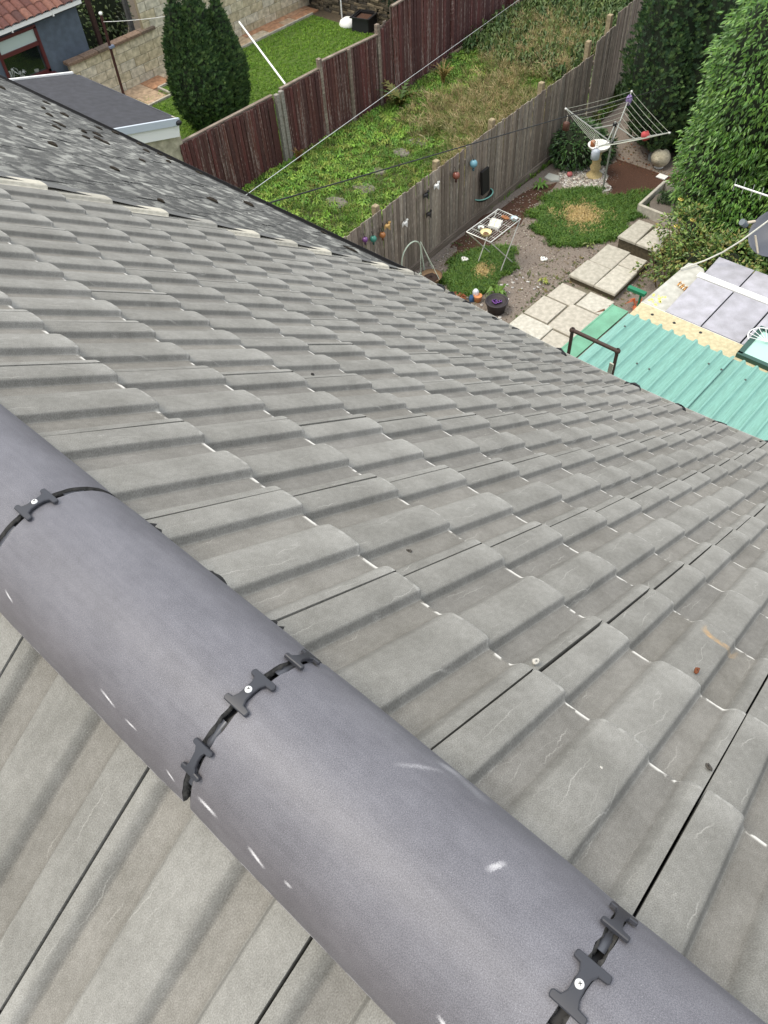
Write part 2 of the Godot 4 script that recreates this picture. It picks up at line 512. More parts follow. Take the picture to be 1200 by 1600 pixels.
# ---------------------------------------------------------------- our house: two slopes of double-roll tiles, ridge with dry-fix clips
func tiled_house() -> void:
	var h := thing("tiled_house", "house under the grey double-roll concrete tile roof with dark half-round ridge tiles", "house")
	# walls and roof boarding
	var w := MB.new()
	w.boxat(Vector3(2.0, 2.55, -3.05), Vector3(10.0, 5.1, 0.3))
	w.boxat(Vector3(2.0, 2.55, 3.3), Vector3(10.0, 5.1, 0.3))
	w.boxat(Vector3(-2.85, 2.5, 0.12), Vector3(0.29, 5.0, 6.0))
	w.boxat(Vector3(6.85, 2.5, 0.12), Vector3(0.29, 5.0, 6.0))
	part(h, "wall", w, M.render)
	var u := MB.new()
	var rows := []
	for c in range(0, 14):
		var line := PackedVector3Array()
		for k in range(-20, 21): line.append(roof(k, c - (0.44 if c == 0 else 0.0), -0.045))
		rows.append(line)
	u.grid(rows, false, true)
	rows = []
	for i in 2:
		var line := PackedVector3Array()
		for k in [-20, 20]: line.append(Vector3(k * ROLL, APEX.y - 0.055 - i * 4.6 * sin(PITCH), APEX.x + i * 4.6 * cos(PITCH)))
		rows.append(line)
	u.grid(rows)
	part(h, "roof_underlay", u, M.felt)
	# tiles: six shapes, eight faces
	var f0 := 0.56
	var f1 := 2.53
	var shapes := []
	for i in 6: shapes.append(tile_mesh(f0, f1, 100 + i))
	var faces := []
	var nrm := bumps(21, 0.30, 1.6)
	for i in 8:
		var m := mat(Color.WHITE, 0.86)
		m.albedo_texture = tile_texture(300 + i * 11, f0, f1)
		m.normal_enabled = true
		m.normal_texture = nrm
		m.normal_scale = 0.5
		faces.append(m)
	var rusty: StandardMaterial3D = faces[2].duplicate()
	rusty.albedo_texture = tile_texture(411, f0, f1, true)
	var slope := part(h, "tile_batten", battens(), M.felt)
	for c in range(1, 14):
		for j in range(-10, 10):
			var xf := roof_frame(2 * j + f1 - 1.0, c, 0.0)
			xf.origin = roof(2 * j + f0, c, -0.014)
			xf = xf * Transform3D(Basis.from_euler(Vector3(rf(-0.004, 0.004), rf(-0.003, 0.003), rf(-0.004, 0.004))), Vector3(rf(-0.0012, 0.0012), rf(0.0, 0.002), rf(-0.005, 0.005)))
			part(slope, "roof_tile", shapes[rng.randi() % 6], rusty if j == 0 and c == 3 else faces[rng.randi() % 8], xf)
	# back slope: same tiles turned about the ridge
	for c in range(1, 5):
		for j in range(-6, 9):
			var s := 0.553 + (c - 1) * GAUGE
			var x := 0.417 + j * 2.0 * ROLL
			var o := Vector3(x, APEX.y - s * sin(PITCH) - 0.014, APEX.x + s * cos(PITCH))
			var ez := Vector3(0, sin(PITCH), -cos(PITCH))
			var ey := Vector3(0, cos(PITCH), sin(PITCH))
			var b := Basis(-ey.cross(ez), ey, ez)
			b = Basis(ey.cross(ez), ey, ez)
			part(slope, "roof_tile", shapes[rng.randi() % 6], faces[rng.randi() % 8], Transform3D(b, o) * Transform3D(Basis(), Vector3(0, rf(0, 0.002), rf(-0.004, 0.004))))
	# pale mortared verge along the slate roof
	var vm := mat(Color.WHITE, 0.9)
	vm.albedo_texture = mottle(31, 0.02, 0.14, 0.1)
	vm.albedo_color = srgb(214, 208, 192)
	var vm2: StandardMaterial3D = vm.duplicate()
	vm2.albedo_color = srgb(190, 185, 172)
	var vm3: StandardMaterial3D = vm.duplicate()
	vm3.albedo_color = srgb(168, 165, 157)
	for c in range(1, 14):
		var xf := roof_frame(-20.3, c, 0.004)
		xf.origin = roof(-20 - 0.5, c, -0.012)
		part(h, "verge_tile", tile_mesh(0.5, 1.02, 500 + c), [vm, vm2, vm, vm3][c % 4], xf)
		xf.origin = roof(-20 + 0.03, c, -0.014)
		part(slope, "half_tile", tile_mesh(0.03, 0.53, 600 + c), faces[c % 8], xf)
	ridge(h)
	# gutter, fascia and eaves comb
	var gu := MB.new()
	rows = []
	for k in range(-21, 21):
		var o := roof(k, 13.0, -0.02) + Vector3(0, -0.06, -0.05)
		var line := PackedVector3Array()
		for i in 13:
			var an := PI + PI * i / 12.0
			line.append(o + Vector3(0, sin(an) * 0.055 + 0.03, cos(an) * 0.056))
		for i in 13:
			var an := TAU - PI * i / 12.0
			line.append(o + Vector3(0, sin(an) * 0.051 + 0.031, cos(an) * 0.052))
		line.append(line[0])
		rows.append(line)
	gu.grid(rows)
	part(h, "gutter", gu, tmat(srgb(205, 205, 200), tx.stain, 2.0, 0.5))
	var fa := MB.new()
	for k in range(-20, 20, 4):
		fa.boxat(roof(k + 2, 12.75, -0.15), Vector3(0.6, 0.2, 0.02))
	part(h, "fascia", fa, M.white)
	for q in [[-18.4, 13.05], [-17.6, 13.04], [-16.6, 13.03], [-14.9, 13.04], [-11.2, 13.03], [-7.4, 13.0], [-5.2, 13.0], [-13.6, 13.02], [-3.4, 13.0], [-1.3, 13.0]]:
		var cb := MB.new()
		var r := rf(0.018, 0.03)
		cb.ball(Vector3.ZERO, Vector3(rf(0.03, 0.07), r, r), 8, 0.5, rng.randi())
		part(h, "debris_clump", cb, M.black, Transform3D(Basis(), roof(q[0], q[1], 0.012)))
	# loose grit and leaves on the tiles
	for q in [[0.45, 1.12, 0.006, 0], [-1.9, 1.45, 0.005, 1], [2.47, 1.25, 0.005, 1], [1.7, 0.62, 0.004, 0], [-8.4, 2.9, 0.005, 2], [-8.3, 2.75, 0.004, 2], [-7.6, 3.35, 0.005, 2], [-11.2, 4.8, 0.006, 2], [-7.2, 2.0, 0.004, 2], [1.8, 2.2, 0.006, 3], [-3.2, 2.9, 0.008, 2], [-2.6, 5.1, 0.006, 2]]:
		var gr := MB.new()
		var f: float = fposmod(q[0], 1.0)
		gr.ball(Vector3.ZERO, Vector3(q[2] * 1.4, q[2] * 0.5, q[2]), 8, 0.6, rng.randi())
		part(h, "loose_chip", gr, mat([srgb(190, 186, 176), srgb(70, 66, 60), srgb(34, 32, 30), srgb(110, 62, 34)][q[3]], 0.9), Transform3D(Basis(Vector3.UP, rf(0, 3)), roof(q[0], q[1], roll_height(f) + 0.0)))

func battens() -> MB:
	var b := MB.new()
	for c in range(0, 13):
		for k in range(-20, 20, 4):
			var xf := roof_frame(k + 2, c + 0.15, -0.03)
			b.box(xf, Vector3(0.6, 0.02, 0.035))
	return b

const RR := 0.124
func ridge_drop(x: float) -> float: return -0.015 * clampf((-0.087 - x) / 0.466, 0, 4)
func ridge_at(x: float, a: float, r: float) -> Vector3:     # a = angle from the top, positive to the garden side
	return Vector3(x, 8.022 + ridge_drop(x) + r * cos(a), APEX.x - r * sin(a))
func ridge(h: Node3D) -> void:
	var half := deg_to_rad(80.5)
	var joints := [-1.485, -1.019, -0.553, -0.087, 0.366, 0.839, 1.305, 1.771, 2.237, 2.703]
	var strokes := {2: [[0.10, 0.83, 0.05, 0.02, 1.6, 0.9], [0.62, 0.84, 0.07, 0.015, 1.8, 0.9], [0.74, 0.86, 0.05, 0.0, 1.5, 0.8], [0.93, 0.9, 0.035, 0.02, 1.6, 0.9], [0.93, 0.02, 0.06, -0.005, 2, 0.8], [0.3, 0.25, 0.4, 0.03, 26, 0.10], [0.1, 0.4, 0.5, 0.04, 34, 0.07]],
		3: [[0.03, 0.88, 0.075, 0.0, 3.0, 0.95], [0.23, 0.87, 0.06, 0.02, 2.6, 0.95], [0.36, 0.86, 0.02, 0.0, 2.0, 0.6], [0.49, 0.19, -0.09, 0.14, 3.5, 0.42], [0.47, 0.15, 0.05, -0.05, 9, 0.4], [0.51, 0.12, 0.11, 0.03, 12, 0.22], [0.73, 0.4, 0.02, -0.06, 3, 0.6], [0.82, 0.8, 0.05, 0.02, 2.6, 0.9], [0.94, 0.06, 0.05, -0.03, 3, 0.7], [0.97, 0.05, -0.02, -0.04, 2, 0.7], [0.05, 0.3, 0.5, -0.1, 30, 0.11], [0.02, 0.22, 0.4, -0.06, 24, 0.12], [0.55, 0.03, 0.25, 0.0, 2.5, 0.45], [0.1, 0.45, 0.5, 0.1, 40, 0.08]],
		1: [[0.85, 0.06, 0.1, -0.02, 2, 0.6], [0.3, 0.4, 0.3, 0.1, 30, 0.1]]}
	var nrm := bumps(41, 0.25, 1.3)
	var faces := {}
	for i in [1, 2, 3]:
		var m := mat(Color.WHITE, 0.62)
		m.roughness = 0.52
		m.albedo_texture = ridge_texture(700 + i * 7, strokes[i])
		m.normal_enabled = true
		m.normal_texture = nrm
		m.normal_scale = 0.08
		faces[i] = m
	for i in range(0, 9):
		var x0: float = joints[i] + 0.0058
		var x1: float = joints[i + 1] - 0.0058
		var g := RandomNumberGenerator.new()
		g.seed = 60 + i
		var m := MB.new()
		var rows := []
		var uvs := []
		for s in 9:
			var line := PackedVector3Array()
			var ul := []
			var u := s / 8.0
			for k in 33:
				var v := k / 32.0
				var a := half - 2.0 * half * v
				var x := lerpf(x0, x1, u)
				if s == 0: x += g.randf_range(0, 0.0022)
				if s == 8: x -= g.randf_range(0, 0.0022)
				var r := RR - (0.0012 if s == 0 or s == 8 else 0.0)
				var p := ridge_at(x, a, r)
				if k == 0 or k == 32: p.y += g.randf_range(-0.0015, 0.0015)
				line.append(p)
				ul.append(Vector2(u, v))
			rows.append(line); uvs.append(ul)
		m.grid(rows, false, true, uvs)
		var inner := []
		for s in [0, 8]:
			var line := PackedVector3Array()
			for k in 33:
				var p: Vector3 = rows[s][k]
				line.append(ridge_at(p.x, half - 2.0 * half * k / 32.0, RR - 0.0135))
			inner.append(line)
		m.grid(inner)
		for k in [0, 32]:
			for s in 8:
				var A := ridge_at(lerpf(x0, x1, s / 8.0), half * (1 if k == 0 else -1), RR - 0.0135)
				var B := ridge_at(lerpf(x0, x1, (s + 1) / 8.0), half * (1 if k == 0 else -1), RR - 0.0135)
				if k == 0: m.quad(A, rows[s][0], rows[s + 1][0], B)
				else: m.quad(rows[s][32], A, B, rows[s + 1][32])
		var t := part(h, "ridge_tile", m, faces[clampi(i, 1, 3)])
		for s in [0, 1]:                       # rough broken-back ends
			var e := MB.new()
			var lines := []
			for q in 4:
				var line := PackedVector3Array()
				for k in 65:
					var a := half - 2.0 * half * k / 64.0
					var x: float = (x0 if s == 0 else x1) + (g.randf_range(-0.0034, 0.0004) if q > 0 and q < 3 else 0.0012) * (1 if s == 0 else -1)
					line.append(ridge_at(x, a, RR - 0.0016 - q * 0.0038 + (g.randf_range(-0.001, 0.001) if q else 0.0)))
				lines.append(line)
			e.grid(lines, false, s == 0)
			part(t, "broken_end", e, M.mortar_dark)
	# union straps, clips and screws at each joint
	for i in range(1, 9):
		var x: float = joints[i]
		var st := MB.new()
		var rows := []
		for q in [-0.02, -0.0195, 0.0195, 0.02]:
			var line := PackedVector3Array()
			for k in 33: line.append(ridge_at(x + q, half - 2.0 * half * k / 32.0, RR - (0.020 if absf(q) == 0.02 else 0.0145)))
			rows.append(line)
		st.grid(rows, false, true)
		part(h, "union_strap", st, M.black)
		for q in 5:
			var ps := MB.new()
			var a0 := deg_to_rad(-62 + q * 29)
			rows = []
			for z in [-0.0052, -0.0046, 0.0046, 0.0052]:
				var line := PackedVector3Array()
				for k in 9: line.append(ridge_at(x + z, a0 + deg_to_rad(17) - deg_to_rad(17) * k / 8.0, RR - (0.0138 if absf(z) > 0.005 else 0.0062)))
				rows.append(line)
			ps.grid(rows, false, true)
			part(h, "union_pad", ps, M.pad)
		var spots := [[deg_to_rad(4), 0.84, true]]
		if i != 2: spots += [[deg_to_rad(45), 0.68, false], [deg_to_rad(-41), 0.68, false]]
		for sp in spots:
			var cl := clip(x + 0.001, sp[0], sp[1])
			var o := part(h, "ridge_clip", cl, M.plastic)
			if sp[2]:
				var sc := MB.new()
				var p := ridge_at(x - 0.001, sp[0], RR + 0.006)
				var up := (p - Vector3(x, 8.022 + ridge_drop(x), APEX.x)).normalized()
				up.x = 0
				var ax := Vector3.RIGHT
				var bs := Basis(ax, up, ax.cross(up))
				sc.lathe(Transform3D(bs, p), [Vector2(0.0046, -0.003), Vector2(0.0046, 0.0), Vector2(0.0040, 0.0012), Vector2(0.0024, 0.0021), Vector2(0.0001, 0.0024)], 18)
				var so := part(o, "screw", sc, mat(srgb(226, 226, 222), 0.4, 0.15))
				var cr := MB.new()
				for an in [0.6, 0.6 + PI / 2]:
					cr.box(Transform3D(bs * Basis(Vector3.UP, an), p + up * 0.0022), Vector3(0.0042, 0.0009, 0.0008))
				part(o, "screw_recess", cr, M.black)
	# ragged black ridge roll showing under the garden-side edge
	var g2 := RandomNumberGenerator.new()
	g2.seed = 9
	var rl := MB.new()
	var a := PackedVector3Array()
	var b := PackedVector3Array()
	var xx := -1.9
	while xx < 2.6:
		var k := xx / ROLL
		var out := 0.0
		if (xx > -0.47 and xx < -0.41) or (xx > -0.33 and xx < -0.28) or (xx > -0.2 and xx < -0.12) or (xx > 0.0 and xx < 0.05): out = g2.randf_range(0.0, 0.005)
		a.append(roof(k, -0.3, 0.05)); b.append(roof(k, (-0.075 if out > 0.0 else -0.18) + out * 2.4 / GAUGE, 0.026 + roll_height(k) * 0.3))
		xx += 0.006
	rl.grid([a, b], false, true)
	part(h, "ridge_roll", rl, M.black)

# H-shaped plastic clip laid over the arc at angle a
func clip(x: float, a: float, s: float) -> MB:
	var m := MB.new()
	var map := func(poly: Array, lift: float, thick: float, bev: float) -> void:
		var tmp := MB.new()
		tmp.slab(Transform3D(), PackedVector2Array(poly), 0, thick, bev)
		for i in tmp.v.size():
			var p := tmp.v[i]
			m.v.append(ridge_at(x + p.x * s, a - p.z * s / RR, RR + lift + p.y))
			var q := tmp.n[i]
			var c := ridge_at(x, a - p.z * s / RR, 1.0) - ridge_at(x, a - p.z * s / RR, 0.0)
			m.n.append((Vector3.RIGHT * q.x + c * q.y + Vector3.RIGHT.cross(c) * q.z).normalized())
			m.uv.append(tmp.uv[i]); m.c.append(Color.WHITE)
	# one outline: two bars along the ridge joined by a waisted web
	var P := []
	for q in [[-0.023, 0.027], [-0.021, 0.030], [0.021, 0.030], [0.023, 0.027], [0.023, 0.0225], [0.021, 0.0205], [0.010, 0.0195], [0.0065, 0.012], [0.0055, 0.0], [0.0065, -0.012], [0.010, -0.0195], [0.021, -0.0205], [0.023, -0.0225], [0.023, -0.027], [0.021, -0.030], [-0.021, -0.030], [-0.023, -0.027], [-0.023, -0.0225], [-0.021, -0.0205], [-0.013, -0.0195], [-0.0095, -0.012], [-0.009, 0.0], [-0.0095, 0.012], [-0.013, 0.0195], [-0.021, 0.0205], [-0.023, 0.0225]]:
		P.append(Vector2(q[0], q[1]))
	map.call(P, 0.0012, 0.0048, 0.0013)
	return m

# ---------------------------------------------------------------- the neighbour's old slate roof
func slate_texture(s: int, bright := 1.0, w := 256) -> ImageTexture:
	var big := noise(s, 0.012, w, w, 4)
	var run := stretched(s + 1, 0.05, w, w, 1, 4, 2)
	var fine := noise(s + 2, 0.25, w, w, 2)
	var d := PackedByteArray()
	d.resize(w * w * 3)
	for i in w * w:
		var k := clampf((big[i] * 0.75 + run[i] * 0.25 - 105) / 60.0, 0, 1)
		var t := lerpf(76, 136, k) * bright + (fine[i] - 128) * 0.3
		var yv := float(i / w) / w
		var xu := absf(float(i % w) / w - 0.5)
		var dark_band := maxf(smoothstep(0.10, 0.0, yv - 0.08 * (run[i] - 128) / 128.0), smoothstep(0.285, 0.315, xu) * 0.8) * clampf((big[(i * 7) % (w * w)] - 80) / 60.0, 0.25, 1.0)  # darker ragged band at the tail, darker side edges
		t = lerpf(t, 40, dark_band * 0.85)
		d[i * 3] = int(clampf(t, 0, 255)); d[i * 3 + 1] = int(clampf(t, 0, 255)); d[i * 3 + 2] = int(clampf(t * 0.95, 0, 255))
	return ImageTexture.create_from_image(img(w, w, d))
func slate_pt(x: float, s: float, up := 0.0) -> Vector3:
	var k := -20.0
	var b := roof(k, s / GAUGE, up - 0.012)
	b.x = x
	return b
func slate_house() -> void:
	var h := thing("slate_house", "terraced neighbour with an old streaked slate roof and dark moss clumps", "house")
	var w := MB.new()
	w.boxat(Vector3(-7.6, 2.45, -3.2), Vector3(9.1, 4.9, 0.3))
	w.boxat(Vector3(-12.0, 2.45, 0.2), Vector3(0.29, 4.9, 6.4))
	w.boxat(Vector3(-7.6, 2.45, 3.4), Vector3(9.1, 4.9, 0.3))
	part(h, "wall", w, M.render)
	var b := MB.new()
	var rows := []
	for i in 15:
		rows.append(PackedVector3Array([slate_pt(-12.6, i * 0.311, -0.02), slate_pt(-3.02, i * 0.311, -0.02)]))
	b.grid(rows, false, true)
	rows = [PackedVector3Array([Vector3(-12.6, 7.96, 0.0), Vector3(-3.02, 7.96, 0.0)]), PackedVector3Array([Vector3(-12.6, 5.0, 4.0), Vector3(-3.02, 5.0, 4.0)])]
	b.grid(rows)
	var base := part(h, "roof_boarding", b, M.felt)
	var faces := []
	for i in 6:
		var m := mat(Color.WHITE, 0.8)
		m.albedo_texture = slate_texture(900 + i * 5, [0.8, 0.92, 1.0, 1.05, 1.12, 0.86][i])
		m.normal_enabled = true
		m.normal_texture = tx.nmid
		m.normal_scale = 0.5
		faces.append(m)
	var shapes := []
	for i in 8:
		var m := MB.new()
		var g := RandomNumberGenerator.new()
		g.seed = 40 + i
		var P := PackedVector2Array()
		for q in [[-0.145, 0.42], [-0.145, 0.0], [-0.07, 0.0], [0.03, 0.0], [0.1, 0.0], [0.145, 0.0], [0.145, 0.42]]:
			P.append(Vector2(q[0], q[1] + (g.randf_range(-0.01, 0.012) if q[1] == 0.0 else 0.0)))
		m.slab(Transform3D(), P, 0, 0.012, 0.002, 2.2)
		for k in m.uv.size(): m.uv[k].x += 0.5
		shapes.append(m.mesh())
	var spots := []
	var G := 0.225
	for r in range(0, 24):
		var s := 4.36 - r * G
		if s < 0.3: break
		var x := -3.15 - (0.15 if r % 2 else 0.0)
		while x > -12.4:
			spots.append([Vector2(x, s), slate_pt(x, s).distance_to(Vector3(0.33, 8.99, 0.28))])
			x -= 0.3
	# only the part of the roof that the hip of the view takes in, nearest first
	spots = spots.filter(func(q): return q[0].y > 0.16 * (-3.0 - q[0].x) - 0.2 + 0.5)
	spots.sort_custom(func(p, q): return p[1] < q[1])
	var far := MB.new()
	for i in spots.size():
		var q: Vector2 = spots[i][0]
		var o := slate_pt(q.x, q.y, 0.0)
		var ez := (slate_pt(q.x, q.y - 0.2) - slate_pt(q.x, q.y + 0.2)).normalized()
		var ex := Vector3.RIGHT
		var xf := Transform3D(Basis(ex, ez.cross(ex), ez), o) * Transform3D(Basis.from_euler(Vector3(0.06 + rf(-0.015, 0.04), rf(-0.02, 0.02), rf(-0.012, 0.012))), Vector3(rf(-0.004, 0.004), 0.006, rf(-0.015, 0.015)))
		var sh: ArrayMesh = shapes[rng.randi() % 8]
		if i < 300:
			part(base, "slate", sh, faces[rng.randi() % 6], xf)
		else:
			var arr := sh.surface_get_arrays(0)
			for k in arr[Mesh.ARRAY_VERTEX].size():
				far.vert(xf * arr[Mesh.ARRAY_VERTEX][k], xf.basis * arr[Mesh.ARRAY_NORMAL][k], arr[Mesh.ARRAY_TEX_UV][k])
	if far.v.size():
		var f := part(base, "far_slates", far, faces[0])
		f.set_meta("kind", "stuff")
	var moss := tmat(srgb(52, 44, 30), tx.grit, 6.0, 1.0)
	for i in 60:
		var x := rf(-9.5, -3.4)
		var s := 4.36 - G * rng.randi_range(0, 10) - 0.02
		if s < 0.2 * (-3 - x) + 1.4: continue
		var m := MB.new()
		m.ball(Vector3.ZERO, Vector3(rf(0.02, 0.075), rf(0.006, 0.013), rf(0.010, 0.02)), 12, 0.5, rng.randi())
		part(h, "moss_clump", m, moss, Transform3D(Basis(Vector3.RIGHT, -PITCH) , slate_pt(x, s, 0.022)))
	var gu := MB.new()
	rows = []
	for x in [-12.5, -9.0, -6.0, -3.05]:
		var o := slate_pt(x, 4.38, -0.02) + Vector3(0, -0.03, -0.045)
		var line := PackedVector3Array()
		for i in 11:
			var an := PI + PI * i / 10.0
			line.append(o + Vector3(0, sin(an) * 0.05 + 0.03, cos(an) * 0.05))
		for i in 11:
			var an := TAU - PI * i / 10.0
			line.append(o + Vector3(0, sin(an) * 0.046 + 0.031, cos(an) * 0.046))
		line.append(line[0])
		rows.append(line)
	gu.grid(rows)
	part(h, "gutter", gu, M.black)
	# lead flashing between the two roofs
	var fl := MB.new()
	rows = []
	for i in 15: rows.append(PackedVector3Array([slate_pt(-3.2, i * 0.31, 0.02), slate_pt(-3.02, i * 0.31, 0.035)]))
	fl.grid(rows, false, true)
	part(h, "flashing", fl, tmat(srgb(120, 120, 118), tx.stain, 2.0, 0.7))

func gy(x: float, z: float) -> float:     # the ground climbs behind the gardens
	if x < -13.4: return 0.0
	return 0.1 * maxf(0, -z - 14.8)
func on(x: float, z: float, up := 0.0) -> Vector3: return Vector3(x, gy(x, z) + up, z)
func sheet(x0: float, x1: float, z0: float, z1: float, up: float, step := 0.5) -> MB:
	var m := MB.new()
	var rows := []
	var nz := int(ceil(absf(z1 - z0) / step))
	for i in nz + 1:
		var z := lerpf(z0, z1, float(i) / nz)
		rows.append(PackedVector3Array([Vector3(x0, gy((x0 + x1) / 2, z) + up, z), Vector3(x1, gy((x0 + x1) / 2, z) + up, z)]))
	m.grid(rows, false, true)
	return m
func patch(cx: float, cz: float, rx: float, rz: float, up: float, s: int, rough := 0.25) -> MB:
	var m := MB.new()
	var f := FastNoiseLite.new()
	f.seed = s; f.frequency = 0.6
	var P := PackedVector2Array()
	for i in 40:
		var a := TAU * i / 40.0
		var r := 1.0 + f.get_noise_2d(cos(a) * 3, sin(a) * 3) * rough * 2.0
		P.append(Vector2(cx + cos(a) * rx * r, cz + sin(a) * rz * r))
	m.slab(Transform3D(), P, gy(cx, cz) - 0.02, gy(cx, cz) + up, 0.002)
	return m
func ground() -> void:
	var m := MB.new()
	var xs := [-160.0, -60.0, -30.0, -20.0]
	for i in 40: xs.append(-19.5 + i * 0.5)
	xs += [2.0, 10.0, 40.0, 120.0]
	var zs := [120.0, 30.0, 0.0]
	for i in 52: zs.append(-4.0 - i * 0.5)
	zs += [-34.0, -50.0, -90.0, -200.0]
	var rows := []
	for z in zs:
		var line := PackedVector3Array()
		for x in xs: line.append(Vector3(x, gy(x, maxf(z, -30.0)), z))
		rows.append(line)
	m.grid(rows, false, true)
	structure("ground", m, tmat(srgb(104, 90, 70), tx.grit, 0.6), "bare brown earth that the gardens lie on", "ground")

# ---------------------------------------------------------------- plants
func blade_clump(n: int, h: float, w: float, spread: float, lean: float, s: int) -> MB:
	var m := MB.new()
	var g := RandomNumberGenerator.new()
	g.seed = s
	for i in n:
		var a := g.randf() * TAU
		var r := sqrt(g.randf()) * spread
		var o := Vector3(cos(a) * r, 0, sin(a) * r)
		var d := Vector3(g.randfn() , 0, g.randfn()).normalized() * lean * g.randf_range(0.3, 1.3)
		var hh := h * g.randf_range(0.55, 1.15)
		var side := Vector3(-d.z, 0, d.x).normalized() * w * 0.5
		var p1 := o + Vector3(0, hh * 0.6, 0) + d * 0.35 * hh
		var p2 := o + Vector3(0, hh * (1.0 - 0.35 * minf(lean, 1.0)), 0) + d * hh
		var k := g.randf_range(0.75, 1.25)
		m.col = Color(k, k, k * g.randf_range(0.8, 1.1))
		m.quad(o - side, o + side, p1 + side * 0.8, p1 - side * 0.8)
		m.tri(p1 - side * 0.8, p1 + side * 0.8, p2)
	return m
func rosette(n: int, L: float, w: float, rise: float, s: int) -> MB:     # broad leaves round one point
	var m := MB.new()
	var g := RandomNumberGenerator.new()
	g.seed = s
	for i in n:
		var a := TAU * i / n * 1.618 * 2.0 + g.randf_range(-0.3, 0.3)
		var d := Vector3(cos(a), 0, sin(a))
		var sd := Vector3(-d.z, 0, d.x)
		var l := L * g.randf_range(0.6, 1.15)
		var up := rise * g.randf_range(0.5, 1.3)
		var k := g.randf_range(0.75, 1.25)
		m.col = Color(k, k, k)
		var a0 := d * l * 0.08
		var a1 := d * l * 0.5 + Vector3(0, l * up, 0)
		var a2 := d * l + Vector3(0, l * (up * 0.9 - 0.2), 0)
		var q := sd * w * 0.5 * g.randf_range(0.8, 1.2)
		var f := Vector3(0, w * 0.18, 0)
		m.tri(a0, a1 + q + f, a1); m.tri(a0, a1, a1 - q + f)
		m.tri(a1, a1 + q + f, a2); m.tri(a1, a2, a1 - q + f)
	return m
func tint(c: Color, v: float) -> Color:
	var k := 1.0 + rf(-v, v)
	return Color(c.r * k * (1.0 + rf(-v, v) * 0.35), c.g * k, c.b * k * (1.0 + rf(-v, v) * 0.35))
# scatter: where(x, z) gives the chance; returns [transforms, colours]
func scatter(n: int, x0: float, x1: float, z0: float, z1: float, chance: Callable, c: Array, v: float, s0: float, s1: float, up := 0.0) -> Array:
	var xf := []
	var co := []
	var tries := 0
	while xf.size() < n and tries < n * 12:
		tries += 1
		var x := rf(x0, x1)
		var z := rf(z0, z1)
		if rng.randf() > chance.call(x, z): continue
		var s := rf(s0, s1)
		xf.append(Transform3D(Basis.from_euler(Vector3(rf(-0.15, 0.15), rf(0, TAU), rf(-0.15, 0.15))).scaled(Vector3(s, s, s)), on(x, z, up)))
		co.append(tint(c[rng.randi() % c.size()], v))
	return [xf, co]
func leafmat(rough := 0.6, back := Color(0.25, 0.35, 0.1)) -> StandardMaterial3D:
	var m := mat(Color.WHITE, rough)
	m.cull_mode = BaseMaterial3D.CULL_DISABLED
	m.backlight_enabled = true
	m.backlight = back
	return m
